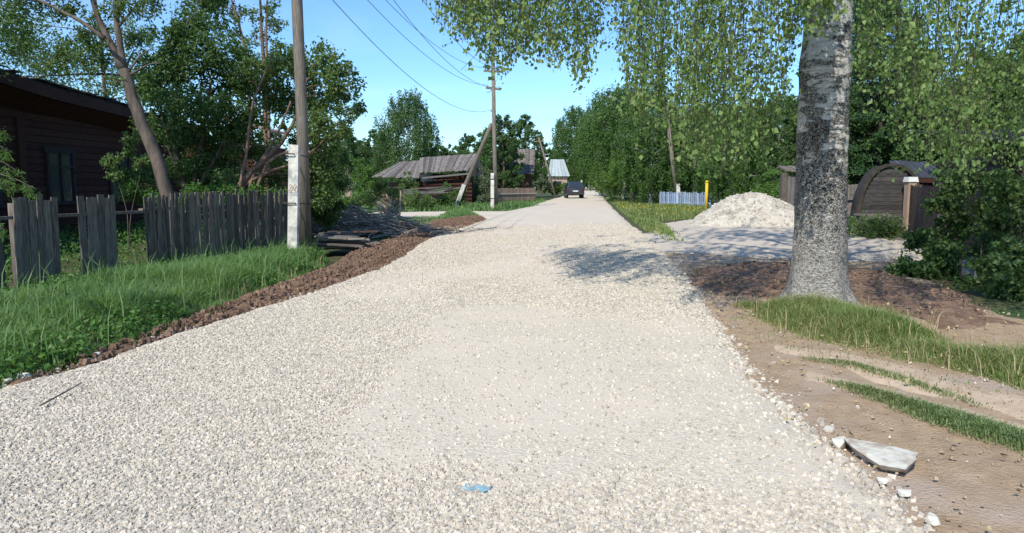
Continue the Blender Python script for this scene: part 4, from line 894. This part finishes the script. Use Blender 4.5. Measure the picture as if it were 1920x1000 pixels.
bs = thing('blue_roofed_shed', (P(1720, 350, 27)[0], 27, 0), 'small shed with blue grey roof and red brown gable trim behind the brown fence', 'shed')
xa, xb = P(1688, 335, 27)[0], P(1768, 335, 27)[0]; part('wall', MB().box(((xa + xb) / 2 + .1, 28, .9), (xb - xa - .1, 2, 1.8)), M['red_wood'], bs)
mb = MB(); boards(mb, (xa + .1, 28.1, 2.35), (xb, 28.1, 2.3), (xa - .2, 26.6, 1.75), (xb + .1, 26.6, 1.7), 8, 0, .05); part('roof', mb, M['slate_blue'], bs)
part('fascia_board', MB().beam((xa - .2, 26.55, 1.68), (xb + .1, 26.55, 1.63), .04, .14), M['red_wood'], bs)
# brown board fence coming towards us
fa = np.array(P(1704, 400, 24)[:2]); fb = np.array((P(1768, 400, 17.5)[0], 17.5)); fc = np.array((P(1905, 420, 14.2)[0], 14.2))
bf = thing('brown_board_fence', (*fa, 0), 'brown vertical board fence with white capped corner post on the right', 'fence')
for a, b in ((fa, fb), (fb, fc)):
    L = np.linalg.norm(b - a); d = (b - a) / L; nr = np.array([-d[1], d[0]]); mb = MB(); s = 0
    while s < L: q = a + d * s; mb.beam((*q, .12), (*q, 1.5 + random.uniform(-.04, .04)), .135, .025, up=(*nr, 0)); s += .15
    part('board_panel', mb, M['log_wood'] if a is fb else M['pink_board'] if 0 else M['log_wood'], bf)
    for z in (.4, 1.2): part('rail', MB().beam((*(a + nr * .05), z), (*(b + nr * .05), z), .05, .08), M['dark_wood'], bf)
pc = part('corner_post', MB().box((*fa, .8), (.26, .26, 1.62)), M['pink_board'], bf); part('cap', MB().box((*fa, 1.69), (.34, .34, .16), taper=.85), M['white_paint'], pc)
for q in (fb, fc): part('post', MB().box((*q, .78), (.16, .16, 1.7)), M['dark_wood'], bf)
rh = thing('log_cabin', (11.2, 14.5, 0), 'dark log building in deep shade at the right edge of the view', 'house')
mb = MB(); wx = P(1868, 400, 13.6)[0]
for i in range(9): mb.tube([(wx, 13.6, .15 + i * .24), (wx + 7, 12.2, .15 + i * .24)], .125, 10, wob=.03); mb.tube([(wx + .2, 13.2, .15 + i * .24), (wx + 2.6, 20, .15 + i * .24)], .125, 10, wob=.03)
part('wall', mb, M['bark_dark'], rh); mb = MB(); boards(mb, (wx + 1.8, 20, 2.9), (wx + 8, 18, 2.9), (wx - .3, 13.0, 2.25), (wx + 7.6, 11.6, 2.25), 30, .05, .05); part('roof', mb, M['black_roof'], rh)
for i, (px, py, s) in enumerate(((1800, 505, .5), (1826, 498, .62), (1852, 512, .45), (1812, 520, .4), (1838, 522, .55))):
    xx_, yy_ = G(px, py); rock('foundation_block', (xx_, yy_, .06), (s, s * .6, s * .45), 60 + i, ('broken pale block leftmost of the rubble under the brown fence', 'largest pale block on top of the fence rubble', 'broken pale block rightmost of the fence rubble', 'small flat pale block in front of the fence rubble', 'wide flat pale block at the front right of the rubble')[i], rz=.4 * i, cat='rubble', mat='old_concrete')

# ------------------------------------------------------------------ left garden trees
def CL(lst, Y): return [(P(x, y, Y + dy)[0:1] + P(x, y, Y + dy)[1:], r / F * (Y + dy)) for (x, y, r, dy) in lst]
def PX(lst, Y): return [P(x, y, Y) for (x, y) in lst]
Ya = 15.5
ta = tree('leaning_tree', 'slim grey trunked tree leaning left over the picket fence with forked stem', 'tree', (P(320, 470, Ya)[0], Ya, 0),
    [([(P(325, 470, Ya)[0], Ya, -.1)] + PX([(318, 375), (285, 275), (250, 195), (232, 130)], Ya), .15, .105), (PX([(232, 130), (205, 80), (178, 20), (160, -80), (150, -220)], Ya), .09, .03),
     (PX([(232, 130), (222, 60), (214, -10), (225, -120), (240, -260)], Ya), .08, .03), (PX([(195, 72), (150, 38), (90, 8), (20, -20)], Ya - .5), .045, .02), (PX([(240, 135), (262, 105), (285, 90)], Ya), .03, .01), (PX([(245, 140), (280, 120), (305, 118)], Ya), .025, .01), (PX([(232, 142), (190, 138), (100, 142), (40, 145)], Ya + .4), .03, .012),
     (PX([(222, 50), (255, 12), (290, -40)], Ya), .03, .015)],
    CL([(20, 40, 60, 0), (40, 80, 55, 1), (110, 100, 50, 0), (170, 105, 40, 0), (60, -10, 60, 0), (120, 15, 40, 0), (165, 60, 32, 0), (200, 20, 30, 0), (250, 20, 36, 0), (262, 75, 26, 1), (290, 10, 34, 0), (150, 100, 36, 0), (-50, 80, 70, 0), (240, -60, 70, 0), (120, -90, 80, 0), (0, -120, 90, 0), (230, -170, 90, 0), (215, 150, 26, 0), (-120, -40, 90, 0), (330, -60, 60, 1)], Ya),
    19000, .085, M and 'leaf_green', 'bark', wide=.45, bare=1)
def lowb(name, label, px, Y, paths, cl, n, ls, leaf, bark, r=.07, style='broad', cat='tree', **k):
    x = P(px, 400, Y)[0]; return tree(name, label, cat, (x, Y, 0), [([(x, Y, -.1)] + PX(p, Y), r * f, r * .25) for p, f in paths], CL(cl, Y), n, ls, leaf, bark, style, **k)
lowb('garden_tree', 'dense dark leafy tree between the leaning trunk and the pinkish stems', 355, 19.5, [([(345, 340), (325, 260), (330, 180), (345, 60)], 1), ([(365, 340), (380, 260), (395, 150)], 1), ([(372, 350), (408, 290), (430, 240)], .8), ([(352, 350), (318, 290), (308, 230)], .7)],
    [(330, 70, 45, 0), (370, 40, 50, 1), (300, 120, 45, 0), (350, 130, 60, 0), (400, 100, 55, 0), (430, 160, 45, 1), (300, 190, 45, 0), (360, 200, 60, -1), (410, 210, 50, 0), (340, 250, 45, 0), (400, 270, 50, 1), (440, 240, 40, 0), (380, 320, 45, 0), (440, 330, 45, 1), (330, 320, 40, 1), (285, 240, 35, 1), (445, 110, 35, 1), (390, -10, 45, 1), (270, 160, 35, 1), (300, 330, 40, 0), (250, 335, 35, 0)],
    25000, .10, 'leaf_dark', 'bark', .10, wide=.6)
lowb('garden_tree', 'leafy tree with bare pinkish leaning stems behind the concrete stub', 440, 18.6, [([(440, 355), (490, 305), (530, 265), (560, 215), (575, 150)], 1.2), ([(450, 350), (462, 290), (470, 200), (500, 130)], .7), ([(500, 298), (545, 285), (600, 240)], .6), ([(445, 352), (510, 320), (570, 300), (620, 250)], .6), ([(470, 330), (520, 255), (545, 190)], .6)],
    [(610, 115, 38, 0), (640, 160, 38, 0), (655, 205, 28, 0), (610, 180, 42, 1), (570, 130, 40, 1), (600, 235, 42, 0), (640, 245, 30, 0), (540, 110, 36, 0), (500, 130, 42, 1), (460, 150, 40, 1), (520, 175, 44, 1.5), (470, 215, 40, 1), (560, 200, 44, 1.5), (610, 290, 38, 1), (580, 260, 40, 1), (590, 330, 40, 1), (625, 320, 26, 1), (480, 280, 34, 1.5), (445, 270, 32, 1), (520, 330, 40, 1), (470, 340, 36, 1), (560, 350, 38, 1), (430, 345, 34, 0), (600, 370, 34, 1), (650, 130, 20, 0)],
    23000, .09, 'leaf_green', 'bark_pink', .085, bare=8, wide=.65)
lowb('garden_tree', 'tall thin sparse tree with bare upper stems above the garden trees', 500, 25, [([(500, 300), (495, 130), (490, 40), (485, -60)], 1.3), ([(470, 260), (465, 120), (445, 30), (420, -40)], .9), ([(505, 200), (497, 40), (508, -60)], .8)],
    [(450, 25, 26, 0), (500, 20, 26, 0), (520, 50, 22, 0), (480, 70, 24, 0), (520, 90, 18, 0), (430, 60, 24, 0), (400, 10, 36, 0), (360, -10, 36, 0), (450, 90, 22, 0), (500, -40, 40, 0), (430, -60, 50, 0), (470, 120, 24, 0)], 6500, .09, 'leaf_green', 'bark_pink', .09, bare=3)
lowb('garden_tree', 'thin tree with drooping sprays standing behind the dark house roof', 200, 33, [([(200, 200), (190, 80), (180, 0)], 1)], [(190, 60, 50, 0), (150, 110, 50, 0), (230, 120, 45, 0), (200, 170, 50, 0), (120, 160, 50, 0), (60, 120, 60, 0), (270, 180, 40, 0), (250, 60, 40, 0), (40, 60, 60, 0)], 9000, .12, 'leaf_green', 'bark', .12)
lowb('lilac_bush', 'low green bush growing over the picket fence behind the leaning tree', 370, 17.5, [([(372, 380), (390, 350)], .5), ([(365, 385), (350, 350)], .5)], [(370, 375, 34, 0), (410, 370, 30, 0), (340, 395, 26, 0), (255, 360, 26, 1), (300, 375, 24, 1), (440, 375, 30, 0), (480, 370, 30, 1), (520, 375, 28, 1)], 9000, .075, 'weed', 'bark', .05, cat='bush')
lowb('dark_bush', 'dark bush with bare twigs in front of the house windows', 235, 17, [([(240, 400), (215, 320)], .4), ([(245, 400), (270, 300)], .4)], [(205, 300, 18, 0), (245, 260, 18, 0), (215, 330, 16, 0), (260, 300, 20, 0), (235, 290, 14, 0)], 1500, .08, 'leaf_green', 'bark', .03, cat='bush', bare=6)
lowb('dark_bush', 'dense dark bush filling the corner right behind the wooden pole', 610, 21, [([(610, 380), (612, 330)], .5)], [(605, 380, 30, 0), (625, 340, 28, 0), (600, 330, 34, 0), (630, 385, 18, 0), (585, 385, 30, 0), (612, 405, 26, 0), (640, 300, 16, 1)], 9000, .085, 'leaf_dark', 'bark_dark', .05, cat='bush')
# larch-like sapling reaching in at the left edge
lx, ly = P(-150, 400, 7.0)[0], 7.0
lt = thing('larch_sapling', (lx, ly, 0), 'young larch whose feathery light green sprays reach in at the left edge', 'tree'); tk = MB(); nd = MB()
tk.tube([(lx, ly, -.1), (lx + .05, ly, 1.5), (lx, ly, 3.2)], [.05, .035, .01], 8)
for (ax, ay, bx_, by_, r) in ((-150, 330, 62, 352, 40), (-150, 380, 10, 432, 26), (-150, 260, 14, 282, 26), (-150, 210, 4, 248, 22), (-150, 300, 28, 318, 20)):
    a = np.array(P(ax, ay, ly)); b = np.array(P(bx_, by_, ly - .3)); pa = curve(a, b, .12, 8, .01); tk.tube(pa, np.linspace(.012, .004, 8), 5)
    for k in range(11):
        s = pa[3] + (pa[-1] - pa[3]) * random.random(); e = s + np.array([random.uniform(-.04, .1), random.uniform(-.1, .1), -random.uniform(.04, .16)]); tk.tube([s, e], .002, 4)
        leaves(s + (e - s) * RNG.random((46, 1)) + RNG.normal(size=(46, 3)) * .02, .045, .4, .14, nd)
part('trunk', tk, M['bark'], lt, True); part('crown', nd, M['leaf_light'], lt)

# brush pile and old boards by the pole
bx0 = np.array(G(650, 446)); mb = MB()
for i in range(620):
    c = np.array([random.gauss(0, 1.35), random.gauss(0, .8), 0]); h = .8 * math.exp(-(c[0] / 1.8) ** 2 - (c[1] / 1.0) ** 2); z = random.random() * h + .03; an = random.gauss(.1, .7); L = random.uniform(.3, .95)
    d = np.array([math.cos(an), math.sin(an), random.gauss(-.08, .22)]); p = np.array([bx0[0] - .1 + c[0], bx0[1] + 1.6 + c[1], z]); mb.tube(curve(p - d * L, p + d * L, random.uniform(-.05, .12), 5, .03), np.linspace(.018, .006, 5), 4)
single('brush_pile', mb, M['twig'], 'tangled dark pile of dead cut branches on the corner beyond the pole', kind='stuff')
labs = 'old rotting board in the low stack at the foot of the pole'
ba = np.array(G(572, 478))
for i in range(24):
    yv = ba[1] + .55 + random.uniform(-.45, .9); z = .06 + (i // 5) * .085 + random.uniform(0, .03); x0 = ba[0] + random.uniform(.1, .3); L = random.uniform(.7, 1.25); an = random.uniform(-.25, .15)
    single('old_board', MB().beam((x0, yv, z), (x0 + L * math.cos(an), yv + L * math.sin(an), z + random.uniform(-.05, .04)), random.uniform(.12, .2), .035), M['roof_wood' if i % 3 else 'log_wood'], labs, 'board', 'old boards stacked by the pole')
# uprooted stump bush with broom twigs
ux, uy = G(728, 412); us = thing('pollarded_bush', (ux, uy, 0), 'leafy bush above a fan of cut dead stems on the side road corner', 'bush'); mb = MB()
for i in range(70): an = random.uniform(.3, 2.9); L = random.uniform(.5, 1.35); mb.tube(curve((ux + .1, uy, .05), (ux + math.cos(an) * L * .8, uy + random.uniform(-.5, .4), .1 + math.sin(an) * L * .75), .08, 5, .03), np.linspace(.03, .008, 5), 5)
for (dx, L) in ((.55, 1.1), (.75, .9), (-.1, 1.25)): mb.tube([(ux + .5, uy - .1, .05), (ux + .5 - dx, uy - .2, L)], .035, 6)
part('stems', mb, M['twig'], us); lf = MB()
for (x, y, r) in ((715, 358, 22), (690, 372, 18), (738, 365, 16), (712, 345, 14), (672, 380, 15), (660, 392, 14), (745, 385, 12)): c, rr_ = np.array(P(x, y, uy + .5)), r / F * uy; leaves(clump_leaves(c, rr_, 900, 'broad', .08), .08, .1, .6, lf)
part('crown', lf, M['leaf_green'], us)

# ------------------------------------------------------------------ bushes and trees, middle distance
def bush(name, label, px, py, Y, wpx, hpx, n, ls, leaf, cat='bush', **k):
    """bush whose foot is at distance Y, wpx wide and topping out hpx above pixel row py"""
    x = P(px, 400, Y)[0]; wv = wpx / F * Y; H = max(.5, P(px, py - hpx, Y)[2]); cl = []
    for i in range(9): an = i * 2.4; rr = (.15 + .33 * random.random()) * wv; cl.append(((x + math.cos(an) * rr, Y + math.sin(an) * rr * .8, H * (.25 + .55 * random.random() * (1 - rr / wv))), wv * .2 + .1))
    cl.append(((x, Y, H * .8), wv * .17))
    return tree(name, label, cat, (x, Y, 0), [([(x, Y, -.1), (x + .1 * wv, Y, H * .7)], .04, .01), ([(x, Y, -.1), (x - .2 * wv, Y, H * .6)], .03, .01)], cl, n, ls, leaf, 'bark', 'broad', **k)
for a in (('leafy_bush', 'rounded green bush in front of the broken left roof slope', 783, 385, 43, 62, 28, 2600, .12, 'leaf_green'), ('leafy_bush', 'narrow taller shrub hiding the middle of the log house roof', 766, 380, 49, 36, 70, 2600, .12, 'leaf_green'),
          ('leafy_bush', 'green bush right of the plank heap under the log house eave', 838, 385, 46, 60, 45, 2600, .12, 'weed'), ('lilac_bush', 'broad silvery green bush around the slanting brace', 895, 388, 54, 80, 84, 5200, .12, 'leaf_silver'),
          ('lilac_bush', 'twiggy greyish bush at the foot of the slanting brace', 905, 390, 53, 40, 45, 2200, .1, 'leaf_silver'), ('leafy_bush', 'bright green bush behind the pollarded stems on the left', 672, 385, 36, 60, 45, 2600, .11, 'weed'),
          ('flowering_bush', 'pale greyish bush half behind the dark corner bush', 645, 375, 46, 46, 62, 2400, .14, 'leaf_silver'), ('leafy_bush', 'light green bush left of the log house', 668, 375, 60, 80, 95, 4500, .15, 'leaf_light'),
          ('leafy_bush', 'greyish green bush between the second house and the leaning pole', 1016, 372, 76, 26, 52, 2400, .16, 'leaf_silver'), ('leafy_bush', 'yellowish green bush behind the leaning pole left of the car', 1040, 370, 84, 26, 34, 2200, .18, 'leaf_light'),
          ('leafy_bush', 'green bush just left of the car', 1058, 370, 88, 28, 30, 1400, .18, 'leaf_green'), ('leafy_bush', 'bright green tall bush at the right road edge before the birches', 1185, 380, 58, 110, 125, 9000, .16, 'leaf_light'),
          ('leafy_bush', 'dark green bush right behind the leaning tall pole', 1145, 372, 75, 60, 60, 4000, .17, 'leaf_green'), ('leafy_bush', 'leafy bush behind the blue fence beside the pole stub', 1290, 380, 54, 120, 120, 7500, .14, 'leaf_green'),
          ('leafy_bush', 'green bush between the yellow post and the limestone heap', 1385, 385, 46, 120, 80, 7500, .12, 'leaf_green'), ('leafy_bush', 'reddish tinged bush behind the top of the limestone heap', 1440, 385, 31, 90, 80, 5000, .09, 'leaf_light')): bush(*a)
Bm = simple_tree('birch_tree', 'round topped weeping birch behind the log house', 'tree', P(768, 400, 72)[0], 72, P(0, 163, 72)[2], 3.1, 1.5, 58, 30000, .17, 'leaf_far', 'birch_far', 'birch', 'weep', .17, rfrac=.26)
# a family of tree shapes, reused by copying with a label for each place
prA = simple_tree('birch_tree', 'tall birch right of the road beyond the tall leaning pole', 'tree', P(1168, 400, 62)[0], 62, 10.0, 3.0, 1.6, 50, 26000, .17, 'leaf_wood', 'birch_far', 'birch', 'weep', .17, group=None)
prB = simple_tree('broadleaf_tree', 'broad green tree hiding the left half of the second house', 'tree', P(944, 400, 62)[0], 62, 7.2, 1.7, 1.0, 40, 14000, .16, 'leaf_far', 'bark', 'round', 'broad', .14)
prC = simple_tree('spruce_tree', 'dark spruce right of the big birch behind the arched cellar', 'tree', P(1640, 400, 33)[0], 33, 11, 2.9, .8, 70, 30000, .12, 'needle', 'bark_dark', 'cone', 'spruce', .17)
prD = simple_tree('distant_tree', 'distant rounded tree above the ridge of the log house', 'tree', P(880, 400, 125)[0], 125, P(0, 250, 125)[2], 3.2, 1.0, 26, 6500, .34, 'leaf_far', 'bark', 'round', 'broad', .2)
place(prA, 1220, 52, .85, 1.3, 'tall birch behind the hanging twigs left of the pole stub'); place(prA, 1300, 50, .7, 2.2, 'tall birch behind the pale blue fence'); place(prA, 1375, 44, .62, 3.3, 'tall birch right of the yellow post')
place(prA, 1455, 40, .66, 4.3, 'tall birch behind the limestone heap'); place(prA, 1145, 84, 1.25, .7, 'birch behind the tall leaning pole'); place(prA, 1076, 150, 1.55, 5.0, 'tall birch above the car', sz=1.75); place(prA, 1104, 140, 1.1, 2.8, 'tall birch beside the road just right of the car', sz=1.6)
place(prA, 1122, 140, 1.3, 3.8, 'dark far birch between the car and the tall leaning pole'); place(prA, 1570, 44, .8, .4, 'birch hidden behind the big birch trunk')
place(prA, 1800, 34, .68, 1.9, 'tall birch behind the blue roofed shed'); place(prA, 1900, 30, .62, 5.2, 'birch behind the dark log building')
place(prB, 985, 80, 1.22, 1.2, 'green tree behind the steep grey roof'); place(prB, 1046, 140, 1.0, 3.0, 'green tree above the pale grey green roof'); place(prB, 925, 64, 1.0, 2.0, 'green tree directly behind the corner pole', sz=.9)
place(prB, 655, 78, 1.0, 4.0, 'rounded tree left of the weeping birch'); place(prB, 705, 84, 1.05, 5.0, 'green tree half behind the weeping birch'); place(prB, 1480, 36, .8, 2.4, 'leafy tree rising over the grey shed')
place(prB, 1560, 34, .85, 1.1, 'broad tree behind the leaning board panel'); place(prB, 1715, 32, 1.0, .2, 'broad dark tree right of the spruce'); place(prB, 1840, 24, .8, 3.2, 'leafy tree over the brown fence'); place(prB, 1960, 22, .95, 1.0, 'large leafy tree beyond the right edge log building')
place(prC, 1600, 38, 1.1, 2.0, 'taller spruce half hidden behind the big birch'); place(prC, 1690, 36, .9, 1.0, 'smaller spruce above the arched cellar')
place(prB, 1240, 68, 1.0, 2.6, 'broad tree between the birches behind the blue fence'); place(prB, 1330, 58, 1.0, 4.4, 'broad tree behind the yellow post'); place(prB, 1410, 54, 1.05, .9, 'broad tree far behind the limestone heap'); place(prB, 1190, 76, 1.25, 5.5, 'broad tree behind the bright roadside bush')
lab_far = 'distant tree in the even row along the horizon'
rf = random.Random(5)
for i in range(46):
    px = 590 + i * 12.5 + rf.uniform(-5, 5)
    if 735 < px < 800: continue
    Y = rf.uniform(150, 215); top = {0: 268, 1: 262, 2: 272}[i % 3] if px < 760 else (276 if px < 1040 else 285)
    s = P(0, top + rf.uniform(-7, 9), Y)[2] / (P(0, 250, 125)[2]); place(prD, px, Y, s * 1.0, rf.random() * 6, lab_far, group='trees along the horizon')
place(prD, 905, 120, .78, 2, 'small distant tree just left of the corner pole'); place(prD, 850, 135, .62, 2, 'smallest distant tree at the left end of the log house ridge')
for i in range(16):
    a = place(prD, 1120 + i * 60, 150 + rf.uniform(0, 30), 1.6, rf.random() * 6, 'distant tree of the woods behind the right yard', group='trees of the woods behind the right yard')
for i in range(10):
    a = place(prD, -80 + i * 66, 110 + rf.uniform(0, 40), 1.25, rf.random() * 6, 'distant tree of the woods behind the left garden', group='trees of the woods behind the left garden')

# right foreground shrubs in shade
for (lab, px, Y, cl, n, lf_) in (
    ('dark shrub with toothed leaves against the brown fence', 1720, 12.8, [(1700, 505, 34, 0), (1735, 520, 38, 0), (1765, 480, 38, 0), (1730, 455, 32, 1), (1790, 430, 34, 1), (1785, 520, 34, 0), (1710, 545, 26, 0)], 5200, 'leaf_dark'),
    ('leafy shrub rising in front of the rubble and fence', 1815, 11.6, [(1800, 560, 36, 0), (1840, 540, 38, 0), (1820, 600, 30, 0), (1770, 570, 30, 0), (1780, 380, 34, 2), (1800, 340, 34, 2), (1830, 400, 34, 2), (1855, 460, 30, 1)], 5200, 'leaf_green'),
    ('bright leaved shrub at the right edge above the verge grass', 1885, 10.4, [(1870, 500, 38, 0), (1895, 545, 40, 0), (1860, 590, 36, 0), (1905, 610, 36, 0), (1885, 465, 24, 0), (1930, 560, 50, 0), (1950, 480, 50, 0), (1850, 625, 22, 0), (1890, 415, 40, 1), (1910, 360, 44, 1), (1875, 345, 34, 1.5), (1940, 400, 44, 1)], 10500, 'leaf_green')):
    lowb('leafy_shrub', lab, px, Y, [([(px - 10, 560), (px - 15, 480)], .4), ([(px + 20, 560), (px + 25, 470)], .4)], cl, n, .085, lf_, 'bark_dark', .05, cat='bush', wide=.75)
bush('low_bush', 'low leafy bush at the foot of the arched cellar', 1640, 440, 21.5, 110, 14, 3000, .08, 'leaf_green')

# tall seeding stems standing out of the verge
q = sample(grass_l, 22); single('tall_grass', blades(q, .62, .006, .5), M['grass'], kind='stuff', label='sparse taller grass stems in the left verge')

q = sample(path_poly, 120); single('path_crumbs', stones(q, gz(q[:, 0], q[:, 1]) + .052, .006 + .018 * RNG.random(len(q)) ** 5, .7, .4), M['pathdirt'], kind='stuff', label='small soil crumbs strewn over the trodden dirt')
q = sample(path_poly, 16); single('path_grit', stones(q, gz(q[:, 0], q[:, 1]) + .05, .006 + .018 * RNG.random(len(q)) ** 5, .7, .4), M['stone'], kind='stuff', label='stray pale grit on the trodden dirt')

M['dry'] = nmat('dry_straw', (.42, .34, .19), (.30, .23, .12), 9, .9, 0, .3)
q = np.concatenate([sample(gr, 90), sample(grass_l, 45)]); single('dry_stalks', blades(q, .30, .003, .7), M['dry'], kind='stuff', label='sparse dry straw coloured stalks among the grass')
q = np.concatenate([sample(soil_poly, 40), sample(gr, 12), sample(bank_poly, 18), sample(path_poly, 5)]); z_ = gz(q[:, 0], q[:, 1]) + .085
single('leaf_litter', leaves(np.column_stack([q, z_]), .045, 0, .6), M['dry'], kind='stuff', label='dead leaves and straw littering the soil')
q = sample(gp([(1330, 560), (1352, 566), (1420, 606), (1600, 660), (1900, 735), (1900, 760), (1560, 680), (1400, 630)]), 260); q = q[fbm(q[:, 0] * 3, q[:, 1] * 3, 3, 23) > .5]
single('thin_turf', blades(q, .05, .003, .8, z=gz(q[:, 0], q[:, 1]) + .04), M['grass_strip'], kind='stuff', label='ragged thin turf creeping onto the dirt beside the verge grass')
